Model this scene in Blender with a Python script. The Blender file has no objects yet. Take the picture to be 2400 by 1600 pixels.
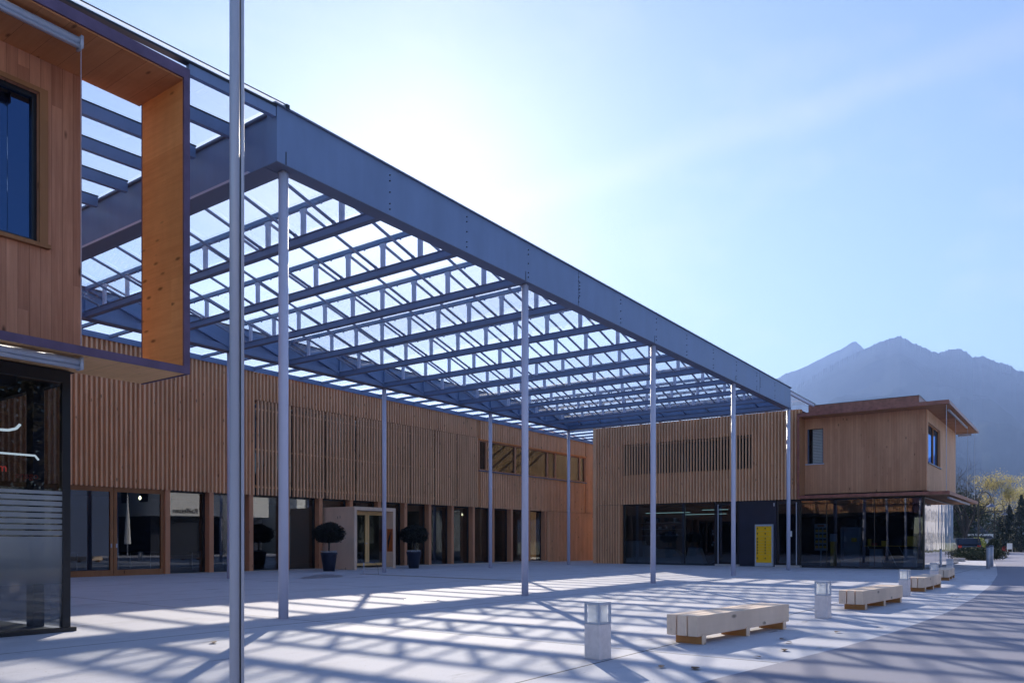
import bpy, bmesh, math, random
from mathutils import Vector, Matrix
R = math.radians
random.seed(7)
sc = bpy.context.scene
COL = sc.collection

# ------------------------------------------------------------------ mesh helper
def tiltz(x): return -(x - 7.82) * 0.22 / 25.6          # drainage fall of the canopy
def gz(x, y):                                            # slight fall of the plaza
    a = min(max((y - 10) / 14, 0), 1); b = min(max((50 - x) / 36, 0), 1)
    return 0.10 * a * b

class MB:
    def __init__(s): s.v = []; s.f = []; s.m = []; s.cur = 0
    def add(s, vs, fs):
        o = len(s.v); s.v += [tuple(p) for p in vs]
        for f in fs: s.f.append([o + i for i in f]); s.m.append(s.cur)
        return s
    def box(s, x0, x1, y0, y1, z0, z1):
        vs = [(x0,y0,z0),(x1,y0,z0),(x1,y1,z0),(x0,y1,z0),(x0,y0,z1),(x1,y0,z1),(x1,y1,z1),(x0,y1,z1)]
        return s.add(vs, [(0,3,2,1),(4,5,6,7),(0,1,5,4),(1,2,6,5),(2,3,7,6),(3,0,4,7)])
    def bar(s, p, q, w, h, up=(0,0,1)):                  # w across, h along 'up'
        p = Vector(p); q = Vector(q); d = (q - p).normalized(); u = Vector(up)
        a = d.cross(u)
        if a.length < 1e-5: a = Vector((1,0,0))
        a.normalize(); b = a.cross(d).normalized()
        a *= w / 2; b *= h / 2
        vs = [p-a-b, p+a-b, p+a+b, p-a+b, q-a-b, q+a-b, q+a+b, q-a+b]
        return s.add(vs, [(0,3,2,1),(4,5,6,7),(0,1,5,4),(1,2,6,5),(2,3,7,6),(3,0,4,7)])
    def tube(s, p, q, r0, r1=None, n=10, caps=True):
        r1 = r0 if r1 is None else r1
        p = Vector(p); q = Vector(q); d = (q - p).normalized()
        a = d.orthogonal().normalized(); b = d.cross(a)
        vs = []
        for c, r in ((p, r0), (q, r1)):
            for i in range(n):
                t = 2 * math.pi * i / n
                vs.append(c + a * (r * math.cos(t)) + b * (r * math.sin(t)))
        fs = [(i, (i+1) % n, n + (i+1) % n, n + i) for i in range(n)]
        if caps: fs += [tuple(range(n-1, -1, -1)), tuple(range(n, 2*n))]
        return s.add(vs, fs)
    def path(s, pts, r, n=8):
        for a, b in zip(pts, pts[1:]): s.tube(a, b, r, r, n)
        return s
    def lathe(s, prof, c=(0,0), n=24):
        vs = []; fs = []
        for r, z in prof:
            for i in range(n):
                t = 2*math.pi*i/n; vs.append((c[0]+r*math.cos(t), c[1]+r*math.sin(t), z))
        for k in range(len(prof)-1):
            for i in range(n):
                fs.append((k*n+i, k*n+(i+1)%n, (k+1)*n+(i+1)%n, (k+1)*n+i))
        fs.append(tuple(range(n-1,-1,-1))); fs.append(tuple((len(prof)-1)*n+i for i in range(n)))
        return s.add(vs, fs)
    def prism(s, pts, d):                                # polygon swept by vector d
        n = len(pts); d = Vector(d); vs = [Vector(p) for p in pts] + [Vector(p)+d for p in pts]
        fs = [tuple(range(n-1,-1,-1)), tuple(range(n, 2*n))] + [(i,(i+1)%n,n+(i+1)%n,n+i) for i in range(n)]
        return s.add(vs, fs)
    def quad(s, a, b, c, d): return s.add([a,b,c,d], [(0,1,2,3)])
    def leaf(s, c, size, rng, flat=None):
        n = Vector((rng.gauss(0,1), rng.gauss(0,1), rng.gauss(0,1)+(flat or 0))).normalized()
        a = n.orthogonal().normalized()
        ang = rng.random()*6.28; b = n.cross(a)
        a, b = a*math.cos(ang)+b*math.sin(ang), b*math.cos(ang)-a*math.sin(ang)
        c = Vector(c); l = size*(.7+.6*rng.random()); w = l*.5
        return s.add([c-a*l*.5, c+b*w*.5, c+a*l*.5, c-b*w*.5], [(0,1,2,3)])
    def build(s, name, mats, parent=None, tilt=False, smooth=False, local=False, bev=0):
        me = bpy.data.meshes.new(name)
        off = Vector((0,0,0))
        if parent is not None and not local:
            p = parent
            while p is not None: off += Vector(p.location); p = p.parent
        vs = [(x-off.x, y-off.y, z+(tiltz(x) if tilt else 0)-off.z) for x, y, z in s.v]
        me.from_pydata(vs, [], s.f)
        if not isinstance(mats, (list, tuple)): mats = [mats]
        for m in mats: me.materials.append(m)
        if len(mats) > 1: me.polygons.foreach_set('material_index', s.m)
        if smooth:
            for p in me.polygons: p.use_smooth = len(p.vertices) == 4
        bm = bmesh.new(); bm.from_mesh(me)
        bmesh.ops.recalc_face_normals(bm, faces=bm.faces) if not getattr(s, 'keep', False) else None
        if bev: bmesh.ops.bevel(bm, geom=list(bm.edges), offset=bev, segments=2, affect='EDGES', profile=.5)
        bm.to_mesh(me); bm.free(); me.update()
        o = bpy.data.objects.new(name, me); COL.objects.link(o)
        if parent is not None: o.parent = parent
        return o

def thing(name, label, cat, loc=(0,0,0), rz=0, group=None):
    o = bpy.data.objects.new(name, None); COL.objects.link(o)
    o.empty_display_size = .2
    o.location = loc; o.rotation_euler = (0,0,rz); o['label'] = label; o['category'] = cat
    if group: o['group'] = group
    return o
def tag(o, label, cat, group=None):
    o['label'] = label; o['category'] = cat
    if group: o['group'] = group
    return o
def struct(o, kind='structure'): o['kind'] = kind; return o
def dup(root, loc, rz, label, parent=None):
    def rec(o, par):
        c = o.copy(); COL.objects.link(c); c.parent = par
        for ch in list(o.children): rec(ch, c)
        return c
    r = rec(root, parent); r.location = loc; r.rotation_euler = (0,0,rz)
    if label: r['label'] = label
    return r
def text_mesh(name, body, size, mat, mw, parent, depth=.01):
    cu = bpy.data.curves.new(name, 'FONT'); cu.body = body; cu.size = size; cu.extrude = depth
    cu.align_x = 'CENTER'
    t = bpy.data.objects.new(name, cu); COL.objects.link(t)
    bpy.context.view_layer.update()
    me = bpy.data.meshes.new_from_object(t.evaluated_get(bpy.context.evaluated_depsgraph_get()))
    bpy.data.objects.remove(t); bpy.data.curves.remove(cu)
    off = Vector((0,0,0)); p = parent
    while p is not None: off += Vector(p.location); p = p.parent
    me.transform(Matrix.Translation(-off) @ mw)
    me.name = name; me.materials.clear(); me.materials.append(mat)
    o = bpy.data.objects.new(name, me); COL.objects.link(o); o.parent = parent
    return o

# ------------------------------------------------------------------ materials
class N:
    def __init__(s, name):
        s.m = bpy.data.materials.new(name); s.m.use_nodes = True
        s.t = s.m.node_tree; s.t.nodes.clear()
        s.out = s.t.nodes.new('ShaderNodeOutputMaterial')
    def n(s, typ, ins=None, **kw):
        nd = s.t.nodes.new(typ)
        for k, v in kw.items(): setattr(nd, k, v)
        for k, v in (ins or {}).items():
            sk = nd.inputs[k]
            if isinstance(v, bpy.types.NodeSocket): s.t.links.new(v, sk)
            else: sk.default_value = v
        return nd
    def math(s, op, a, b=None, c=None):
        ins = {0: a}
        if b is not None: ins[1] = b
        if c is not None: ins[2] = c
        return s.n('ShaderNodeMath', ins, operation=op).outputs[0]
    def mix(s, f, a, b, mode='MIX'):
        nd = s.n('ShaderNodeMix', data_type='RGBA', blend_type=mode)
        for i, v in ((0, f), (6, a), (7, b)):
            if isinstance(v, bpy.types.NodeSocket): s.t.links.new(v, nd.inputs[i])
            else: nd.inputs[i].default_value = (*v, 1) if isinstance(v, tuple) and len(v) == 3 else v
        return nd.outputs[2]
    def obj(s): return s.n('ShaderNodeTexCoord').outputs['Object']
    def scale(s, v, sx): return s.n('ShaderNodeVectorMath', {0: v, 1: sx}, operation='MULTIPLY').outputs[0]
    def noise(s, v, sc_, det=3, rough=.55):
        return s.n('ShaderNodeTexNoise', {'Vector': v, 'Scale': sc_, 'Detail': det, 'Roughness': rough}).outputs[0]
    def ramp(s, v, stops):
        nd = s.n('ShaderNodeValToRGB', {0: v}); e = nd.color_ramp.elements
        while len(e) < len(stops): e.new(.5)
        for k, (p, c) in enumerate(stops): e[k].position = p; e[k].color = (*c, 1) if len(c) == 3 else c
        return nd.outputs[0]
    def xyz(s, v): return s.n('ShaderNodeSeparateXYZ', {0: v}).outputs
    def bump(s, h, st, d=.01): return s.n('ShaderNodeBump', {'Height': h, 'Strength': st, 'Distance': d}).outputs[0]
    def bsdf(s, col, rough=.6, metal=0, normal=None, spec=.5, **extra):
        ins = {'Base Color': (*col, 1) if isinstance(col, tuple) else col, 'Roughness': rough, 'Metallic': metal, 'Specular IOR Level': spec}
        if normal is not None: ins['Normal'] = normal
        ins.update(extra)
        return s.n('ShaderNodeBsdfPrincipled', ins).outputs[0]
    def end(s, sh): s.t.links.new(sh, s.out.inputs[0]); return s.m

def plain(name, col, rough=.6, metal=0, var=.12, sc_=8, spec=.5, bump=0):
    n = N(name); o = n.obj(); f = n.noise(o, sc_, 4)
    c = n.ramp(f, [(.25, tuple(x*(1-var) for x in col)), (.75, tuple(min(1, x*(1+var)) for x in col))])
    nm = n.bump(n.noise(o, sc_*12, 2), bump, .005) if bump else None
    return n.end(n.bsdf(c, rough, metal, nm, spec))

def wood(name, a, b, axis=0, width=.15, grain=2, knots=.5, rough=.7, off=0., seam=.0, spec=.12):
    """boards of given width counted along `axis`, grain along `grain` axis"""
    n = N(name); o = n.obj(); x = n.xyz(o)
    k = n.math('DIVIDE', n.math('ADD', x[axis], off), width)
    idx = n.math('FLOOR', k)
    # a second cut along the grain so that boards have ends
    seg = n.math('FLOOR', n.math('ADD', n.math('DIVIDE', x[grain], 3.1), n.math('MULTIPLY', idx, .37)))
    rnd = n.n('ShaderNodeTexWhiteNoise', {'Vector': n.n('ShaderNodeCombineXYZ', {0: idx, 1: seg}).outputs[0]}, noise_dimensions='3D').outputs[0]
    sv = [22., 22., 22.]; sv[grain] = 1.1
    shift = n.n('ShaderNodeCombineXYZ', {0: n.math('MULTIPLY', rnd, 40.), 1: n.math('MULTIPLY', idx, 3.7), 2: n.math('MULTIPLY', rnd, 17.)}).outputs[0]
    gv = n.n('ShaderNodeVectorMath', {0: n.scale(o, tuple(sv)), 1: shift}, operation='ADD').outputs[0]
    g = n.noise(gv, 1., 5, .65)
    mixf = n.math('ADD', n.math('MULTIPLY', rnd, .55), n.math('MULTIPLY', n.math('SUBTRACT', g, .3), 1.15))
    c = n.mix(n.math('MINIMUM', n.math('MAXIMUM', mixf, 0.), 1.25), a, b)
    big = n.noise(n.scale(o, (1.,1.,.45)), 1.3, 4, .65)
    c = n.mix(n.math('MULTIPLY', n.math('SUBTRACT', big, .38), .95), c, tuple(v*.55 for v in b), 'MIX')
    if knots:
        kv = [7., 7., 7.]; kv[grain] = 2.6
        vor = n.n('ShaderNodeTexVoronoi', {'Vector': n.n('ShaderNodeVectorMath', {0: n.scale(o, tuple(kv)), 1: shift}, operation='ADD').outputs[0], 'Scale': 1.0})
        kd = n.ramp(vor.outputs['Distance'], [(.08, (1,1,1)), (.21, (0,0,0))])
        pick = n.math('GREATER_THAN', n.xyz(vor.outputs['Color'])[0], 1-knots*.55)
        c = n.mix(n.math('MULTIPLY', n.math('MULTIPLY', kd, pick), .8), c, tuple(v*.22 for v in b))
    if seam:
        fr = n.math('FRACT', k); e = n.math('LESS_THAN', fr, seam)
        c = n.mix(n.math('MULTIPLY', e, .75), c, tuple(v*.2 for v in b))
    return n.end(n.bsdf(c, rough, 0, n.bump(g, .25, .004), spec))

def glass(name, tint=(.75,.8,.8), ior=1.5, boost=1.6, wave=0., wsc=.7, mx=.9):
    n = N(name)
    nm = None
    if wave: nm = n.bump(n.noise(n.scale(n.obj(), (1.,1.,.35)), wsc, 2, .5), wave, .05)
    fi = {'IOR': ior}
    fr = n.n('ShaderNodeFresnel', fi).outputs[0]
    f = n.math('MINIMUM', n.math('MULTIPLY', fr, boost), mx)
    tr = n.n('ShaderNodeBsdfTransparent', {0: (*tint, 1)}).outputs[0]
    gi = {'Roughness': 0.0, 'Color': (1,1,1,1)}
    if nm is not None: gi['Normal'] = nm
    gl = n.n('ShaderNodeBsdfGlossy', gi).outputs[0]
    return n.end(n.n('ShaderNodeMixShader', {0: f, 1: tr, 2: gl}).outputs[0])

def emit(name, col, st):
    n = N(name); return n.end(n.n('ShaderNodeEmission', {'Color': (*col, 1), 'Strength': st}).outputs[0])

def steel(name, col, rough=.42, dirt=.18, metal=0.):
    n = N(name); o = n.obj()
    f = n.noise(n.scale(o, (1.2,1.2,.5)), 1.6, 5, .6)
    c = n.mix(f, tuple(v*(1-dirt) for v in col), tuple(min(1,v*(1+dirt)) for v in col))
    streak = n.noise(n.scale(o, (9.,9.,.5)), 1., 3)
    c = n.mix(n.math('MULTIPLY', streak, .22), c, tuple(v*.6 for v in col))
    fine = n.noise(o, 160., 2)
    return n.end(n.bsdf(c, n.math('ADD', n.math('MULTIPLY', f, .25), rough-.12), metal, n.bump(fine, .05, .002)))

M = {}
M['batten_x'] = wood('batten_wood_x', (.92,.57,.35), (.74,.42,.245), 0, .155, 2, .5)
M['batten_y'] = wood('batten_wood_y', (.92,.58,.355), (.74,.425,.25), 1, .155, 2, .5)
M['board_x'] = wood('board_wood_x', (.70,.35,.22), (.34,.145,.09), 0, .135, 2, .55, seam=.03, off=.02)
M['board_y'] = wood('board_wood_y', (.66,.36,.22), (.50,.24,.14), 1, .11, 2, .5, seam=.03)
M['board_side'] = wood('board_wood_side', (.70,.47,.33), (.54,.34,.23), 0, .11, 2, .35, seam=.03)
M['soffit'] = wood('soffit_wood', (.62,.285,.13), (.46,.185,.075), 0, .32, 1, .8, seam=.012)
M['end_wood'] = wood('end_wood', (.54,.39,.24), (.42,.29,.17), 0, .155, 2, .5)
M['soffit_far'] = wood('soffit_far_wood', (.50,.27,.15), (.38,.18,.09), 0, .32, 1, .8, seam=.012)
M['shaded_recess_x'] = wood('shaded_recess_wood_x', (.60,.31,.16), (.46,.22,.11), 0, .155, 2, .3)  # shade of the gaps between battens is put into this darker wood
M['shaded_recess_y'] = wood('shaded_recess_wood_y', (.60,.31,.16), (.46,.22,.11), 1, .155, 2, .3)
M['panel'] = wood('panel_wood', (.95,.42,.15), (.68,.24,.07), 2, .6, 1, 1.2, seam=.0)
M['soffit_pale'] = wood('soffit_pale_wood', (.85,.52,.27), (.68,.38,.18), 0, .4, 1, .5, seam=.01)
M['post'] = wood('post_wood', (.66,.34,.20), (.54,.26,.15), 0, .5, 2, .4)
M['frame_wood'] = wood('frame_wood', (.40,.20,.10), (.30,.145,.07), 0, .5, 2, .2)
M['portal'] = wood('portal_wood', (.84,.64,.50), (.74,.54,.41), 0, .12, 2, .15, seam=.02)
M['portal_y'] = wood('portal_wood_side', (.72,.52,.38), (.6,.42,.3), 1, .12, 2, .15, seam=.02)
M['door_wood'] = wood('door_wood', (.80,.52,.24), (.7,.44,.18), 0, .5, 2, .1)
M['bench'] = wood('bench_wood', (.92,.74,.60), (.80,.62,.49), 1, .13, 0, .6, seam=0)
M['bench_leg'] = wood('bench_leg_wood', (.50,.26,.11), (.40,.19,.08), 1, .5, 1, .1)
M['steel'] = steel('steel_paint', (.165,.24,.43), .42, .26)
M['steel_dark'] = steel('steel_paint_dark', (.13,.16,.25), .45)
M['column'] = steel('column_paint', (.56,.58,.76), .4, .06)
M['rod'] = steel('rod_paint', (.24,.29,.44), .42)
M['alu'] = steel('aluminium', (.46,.50,.62), .34, .06, .1)
M['alu_dark'] = steel('dark_aluminium', (.10,.13,.22), .35, .1)
M['copper'] = plain('copper_sheet', (.26,.105,.085), .38, .55, .35, 5)
M['copper_dark'] = plain('copper_sheet_dark', (.13,.085,.15), .42, .4, .25, 4)
M['black'] = plain('black_metal', (.012,.014,.02), .3)
M['navy'] = plain('navy_panel', (.012,.018,.04), .32, 0, .2, 1.5)
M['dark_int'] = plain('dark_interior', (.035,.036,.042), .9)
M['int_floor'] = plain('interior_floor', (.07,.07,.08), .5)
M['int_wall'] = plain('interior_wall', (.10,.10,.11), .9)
M['glass_win'] = glass('window_glass', (.55,.60,.63), 1.5, 2.0, .012, .5)
M['glass_shop'] = glass('shop_glass', (.55,.62,.68), 1.5, 1.7, .05, .9)
M['glass_side'] = glass('side_glass', (.45,.5,.56), 1.5, 1.7, .16, 1.3)
M['glass_front'] = glass('front_glass', (.42,.46,.5), 1.5, 1.6, .02, .6)
def glass_blue():
    n = N('sky_tinted_glass'); nm = n.bump(n.noise(n.obj(), .6, 2), .02, .05)
    f = n.math('MINIMUM', n.math('MULTIPLY', n.n('ShaderNodeFresnel', {'IOR': 1.5}).outputs[0], 5.), .7)
    tr = n.n('ShaderNodeBsdfTransparent', {0: (.2,.25,.35,1)}).outputs[0]
    gl = n.n('ShaderNodeBsdfGlossy', {'Roughness': 0., 'Color': (.28,.5,1.,1), 'Normal': nm}).outputs[0]  # blue of the reflected sky is put into the gloss colour
    return n.end(n.n('ShaderNodeMixShader', {0: f, 1: tr, 2: gl}).outputs[0])
M['glass_dim'] = glass('louvre_glass', (.4,.43,.47), 1.5, .6)
M['glass_light'] = glass('light_glass', (.92,.94,.95), 1.5, 1.0)
M['glass_blue'] = glass_blue()
M['glass_clear'] = glass('clear_glass', (.55,.58,.6), 1.5, 1.3)
M['white'] = plain('white_paint', (.78,.78,.80), .55, 0, .05)
M['white_wall'] = plain('white_render', (.80,.79,.78), .9, 0, .05, 2)
M['cream_wall'] = plain('cream_render', (.34,.35,.42), .9, 0, .06, 2)
M['pale_wall'] = plain('pale_render', (.10,.14,.26), .9, 0, .06, 2)
M['yellow'] = plain('yellow_lacquer', (1.,.54,.002), .4, 0, .06)
M['grey'] = plain('grey_lacquer', (.42,.47,.58), .4)
M['concrete'] = plain('concrete_cast', (.43,.41,.42), .8, 0, .12, 14, bump=.2)
M['bollard'] = plain('bollard_concrete', (.74,.68,.70), .7, 0, .10, 18, bump=.15)
M['pot'] = plain('pot_plastic', (.008,.016,.045), .5)
M['soil'] = plain('soil', (.05,.045,.05), .95)
M['bark'] = plain('bark', (.035,.03,.03), .9, 0, .3, 12)
M['leaf_dark'] = plain('leaf_dark', (.006,.010,.009), .8, 0, .5, 3)
M['leaf_hedge'] = plain('leaf_hedge', (.025,.045,.02), .7, 0, .5, 3)
def mk_leaf(name, col):
    n = N(name); c = n.ramp(n.noise(n.obj(), 2., 4), [(.3, tuple(v*.55 for v in col)), (.7, col)])
    return n.end(n.n('ShaderNodeMixShader', {0: .55, 1: n.n('ShaderNodeBsdfDiffuse', {0: c}).outputs[0], 2: n.n('ShaderNodeBsdfTranslucent', {0: c}).outputs[0]}).outputs[0])
M['leaf_yellow'] = mk_leaf('leaf_yellow', (.60,.52,.22))
M['leaf_shrub'] = mk_leaf('leaf_shrub', (.34,.38,.09))
M['needle'] = plain('needles', (.015,.03,.022), .8, 0, .5, 2)
M['roof_dark'] = plain('dark_roof_tile', (.035,.035,.05), .8, 0, .2, 3)
M['car_blue'] = plain('car_paint_blue', (.02,.05,.16), .2, .3)
M['car_dark'] = plain('car_paint_dark', (.03,.035,.05), .2, .3)
M['tyre'] = plain('tyre', (.015,.015,.015), .8)
M['red'] = plain('red_lacquer', (.5,.02,.015), .4)
M['red_print'] = plain('red_print', (.75,.05,.02), .5)
M['orange'] = plain('orange_print', (.45,.12,.025), .5)
M['leaf_brown'] = plain('dead_leaf', (.10,.05,.03), .8, 0, .4, 40)
M['tube'] = emit('lamp_tube', (.65,1.,.9), .28)
M['bulb'] = emit('lamp_bulb', (1.,.9,.55), 4.)
M['ring'] = emit('ring_lamp', (.8,.92,1.), .3)
def mk_frost(name, top):
    n = N(name); z = n.xyz(n.obj())[2]
    a = n.ramp(n.math('DIVIDE', z, 2.0), [(.06, (0,0,0)), (.30, (.25,.25,.25)), (.62, (.72,.72,.72)), (.9, (.95,.95,.95))])
    k = n.math('FRACT', n.math('DIVIDE', n.math('SUBTRACT', z, 1.262), .0765))
    slot = n.math('MULTIPLY', n.math('LESS_THAN', k, .25), n.math('GREATER_THAN', z, 1.26))
    a = n.math('MULTIPLY', a, n.math('SUBTRACT', 1., slot))
    d = n.n('ShaderNodeBsdfDiffuse', {0: (.80,.83,.88,1)}).outputs[0]
    tl = n.n('ShaderNodeBsdfTranslucent', {0: (.82,.85,.9,1)}).outputs[0]
    mx = n.n('ShaderNodeMixShader', {0: .62, 1: d, 2: tl}).outputs[0]
    tr = n.n('ShaderNodeBsdfTransparent', {0: (1,1,1,1)}).outputs[0]
    return n.end(n.n('ShaderNodeMixShader', {0: a, 1: tr, 2: mx}).outputs[0])
M['frost'] = mk_frost('frosted_film', 1.85)
def mk_milk():
    n = N('milk_glass')
    d = n.n('ShaderNodeBsdfDiffuse', {0: (.8,.84,.88,1)}).outputs[0]
    tl = n.n('ShaderNodeBsdfTranslucent', {0: (.85,.88,.92,1)}).outputs[0]
    mx = n.n('ShaderNodeMixShader', {0: .6, 1: d, 2: tl}).outputs[0]
    tr = n.n('ShaderNodeBsdfTransparent', {0: (1,1,1,1)}).outputs[0]
    return n.end(n.n('ShaderNodeMixShader', {0: .5, 1: tr, 2: mx}).outputs[0])
M['milk'] = mk_milk()
def mk_roofglass():
    n = N('roof_glass'); o = n.obj()
    dirt = n.math('MULTIPLY', n.ramp(n.noise(n.scale(o, (2.,1.,1.)), 1.6, 5, .7), [(.45, (0,0,0)), (.8, (1,1,1))]), .07)
    fr = n.math('MULTIPLY', n.n('ShaderNodeFresnel', {'IOR': 1.45}).outputs[0], .45)
    tr = n.n('ShaderNodeBsdfTransparent', {0: (.95,.97,.98,1)}).outputs[0]
    tl = n.n('ShaderNodeBsdfTranslucent', {0: (.8,.85,.9,1)}).outputs[0]
    gl = n.n('ShaderNodeBsdfGlossy', {'Roughness': .02}).outputs[0]
    a = n.n('ShaderNodeMixShader', {0: dirt, 1: tr, 2: tl}).outputs[0]
    return n.end(n.n('ShaderNodeMixShader', {0: n.math('MINIMUM', fr, .2), 1: a, 2: gl}).outputs[0])
M['roof_glass'] = mk_roofglass()
def mk_plaza():
    n = N('plaza_concrete'); o = n.obj(); x = n.xyz(o)
    f = n.noise(o, .5, 5, .6); f2 = n.noise(o, 38., 4, .7); f3 = n.noise(o, 7., 4, .6)
    c = n.mix(f, (.46,.47,.545), (.62,.63,.695))
    c = n.mix(n.math('MULTIPLY', f3, .5), c, (.40,.41,.49))
    c = n.mix(n.ramp(f2, [(.60, (0,0,0)), (.70, (.75,.75,.75))]), c, (.26,.26,.31))
    pit = n.n('ShaderNodeTexVoronoi', {'Vector': o, 'Scale': 9.})
    c = n.mix(n.math('MULTIPLY', n.ramp(pit.outputs['Distance'], [(.03, (1,1,1)), (.09, (0,0,0))]), .8), c, (.12,.115,.13))
    # dark damp marks, long in one direction
    st = n.noise(n.scale(o, (.55,2.6,1.)), 1.1, 5, .65)
    c = n.mix(n.ramp(st, [(.63, (0,0,0)), (.70, (.8,.8,.8))]), c, (.15,.15,.18))
    sl = n.n('ShaderNodeTexWhiteNoise', {'Vector': n.n('ShaderNodeCombineXYZ', {0: n.math('FLOOR', n.math('DIVIDE', n.math('ADD', x[0], -7.86), 6.4)), 1: n.math('FLOOR', n.math('DIVIDE', n.math('ADD', x[1], -9.35), 5.45))}).outputs[0]}, noise_dimensions='3D').outputs[0]
    c = n.mix(n.math('MULTIPLY', sl, .22), c, (.36,.365,.43))
    blot = n.noise(n.scale(o, (1.,1.6,1.)), .8, 6, .7)
    c = n.mix(n.ramp(blot, [(.52, (0,0,0)), (.66, (.5,.5,.5))]), c, (.34,.345,.40))
    def joint(v, step, offs):
        k = n.math('FRACT', n.math('DIVIDE', n.math('ADD', v, offs), step))
        return n.math('LESS_THAN', n.math('MULTIPLY', n.math('MINIMUM', k, n.math('SUBTRACT', 1., k)), step), .016)
    j = n.math('MAXIMUM', joint(x[0], 6.4, -7.86+6.4), joint(x[1], 5.45, -9.35+5.45))
    c = n.mix(n.math('MULTIPLY', j, .85), c, (.07,.07,.09))
    return n.end(n.bsdf(c, .82, 0, n.bump(f2, .35, .004), .3))
M['plaza'] = mk_plaza()
def mk_asphalt():
    n = N('asphalt'); o = n.obj()
    f = n.noise(o, 120., 3, .7); f2 = n.noise(o, .6, 4); f3 = n.noise(o, 18., 4, .7)
    c = n.mix(f2, (.24,.245,.32), (.31,.315,.40))
    c = n.mix(n.ramp(f, [(.35, (0,0,0)), (.7, (1,1,1))]), n.mix(.5, c, (.16,.16,.21)), c)
    c = n.mix(n.math('MULTIPLY', f3, .4), c, (.25,.25,.32))
    return n.end(n.bsdf(c, .8, 0, n.bump(f, .6, .006), .35))
M['asphalt'] = mk_asphalt()
M['grass'] = plain('grass', (.07,.10,.02), .9, 0, .4, 6)
M['earth'] = plain('meadow', (.06,.075,.03), .95, 0, .3, .02)
def mk_rock():
    n = N('mountain_forest'); o = n.obj()
    c = n.ramp(n.noise(o, .006, 6, .65), [(.3, (.016,.025,.032)), (.7, (.040,.052,.056))])
    return n.end(n.n('ShaderNodeBsdfDiffuse', {0: c}).outputs[0])
M['rock'] = mk_rock()

# ------------------------------------------------------------------ ground, road, hills
mb = MB(); mb.quad((-380,-1480,-.08),(4180,-1480,-.08),(4180,3480,-.08),(-380,3480,-.08))
struct(mb.build('ground', M['earth']))
EDGE = [(-30,5.2),(-6,3.9),(2,2.95),(6.34,2.63),(7.6,2.46),(9.5,2.2),(11.45,2.02),(15,1.86),(19.4,1.88),(25,2.05),(33,2.5),(41.8,3.2),(50,3.9),(60,4.7),(90,6.6),(140,8.5),(220,9)]
def edge(x):
    for (a,b),(c,d) in zip(EDGE, EDGE[1:]):
        if a <= x <= c: return b + (d-b)*(x-a)/(c-a)
    return EDGE[-1][1]
mb = MB(); nx, ny = 80, 40; X0,X1,Y0,Y1 = -30.,50.,-16.,44.
for j in range(ny+1):
    for i in range(nx+1):
        x = X0+(X1-X0)*i/nx; y = Y0+(Y1-Y0)*j/ny; mb.v.append((x, y, gz(x,y)))
for j in range(ny):
    for i in range(nx):
        a = j*(nx+1)+i; mb.f.append([a,a+1,a+nx+2,a+nx+1]); mb.m.append(0)
struct(mb.build('plaza_pavement', M['plaza']))
mb = MB(); xs = [-30+ i*2.0 for i in range(126)]
for a, b in zip(xs, xs[1:]):
    n = 3
    for k in range(n):
        x0 = a+(b-a)*k/n; x1 = a+(b-a)*(k+1)/n
        mb.quad((x0,edge(x0)-9.5,.006),(x1,edge(x1)-9.5,.006),(x1,edge(x1),.006),(x0,edge(x0),.006))
struct(mb.build('road', M['asphalt']))
mb = MB()
for a, b in zip(xs, xs[1:]):                       # pale pavement beyond the shop corner
    if a < 49: continue
    mb.quad((a,edge(a)+.02,.002),(b,edge(b)+.02,.002),(b,edge(b)+3.2,.002),(a,edge(a)+3.2,.002))
struct(mb.build('pavement', M['plaza']))
mb = MB()
for a, b in zip(xs, xs[1:]):
    if a < 50.5: continue
    mb.quad((a,edge(a)+3.25,.01),(b,edge(b)+3.25,.01),(b,edge(b)+22,.03),(a,edge(a)+22,.03))
struct(mb.build('lawn', M['grass']))

FWD = Vector((.80936,.58731,0)); RGT = Vector((.58731,-.80936,0))
def ridge(name, prof, D, foot, seed, spike):
    rng = random.Random(seed); mb = MB(); cols = []
    px = prof[0][0]
    def yat(x):
        for (a,b),(c,d) in zip(prof, prof[1:]):
            if a <= x <= c: return b+(d-b)*(x-a)/(c-a)
        return prof[-1][1]
    step = 1.6; n = int((prof[-1][0]-prof[0][0])/step); rows = 15
    from mathutils import noise
    for i in range(n+1):
        x = prof[0][0]+i*step; k = (x-1200)/1847.
        h = (1268-yat(x))/1847.
        col = []
        for j in range(rows+2):
            t = j/rows if j <= rows else 1+.25*(j-rows)
            dist = foot+(D-foot)*t
            if j <= rows: z = h*D*(t**1.25)
            else: z = h*D*(.55)
            p = FWD*dist + RGT*(k*dist)
            if 0 < j < rows: z += noise.fractal(Vector((p.x*.004,p.y*.004,seed)), 1., 2., 4)*D*.026*math.sin(t*math.pi)
            if j == rows: z += rng.random()**2*spike*D/1847. + noise.noise(Vector((x*.09,seed,0)))*D/1847.*2.0
            col.append((p.x, p.y, max(z, -.07)+(0 if j else -.0)))
        cols.append(col)
    for col in cols: mb.v += col
    r = rows+2
    for i in range(n):
        for j in range(r-1):
            a = i*r+j; mb.f.append([a,a+1,a+r+1,a+r]); mb.m.append(0)
    return struct(mb.build(name, M['rock']))
def cr(l): return [(1760+x/3.675, 740+y/3.675) for x, y in l]
far = [(1200,1190),(1500,1120),(1650,1005),(1740,940)] + cr([(215,545),(300,495),(400,465),(480,430),(540,400),(620,360),(690,322),(770,290),(820,258),(875,222),(905,222),(960,270),(1020,330),(1120,420)])+[(2120,900),(2300,1000)]
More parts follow.
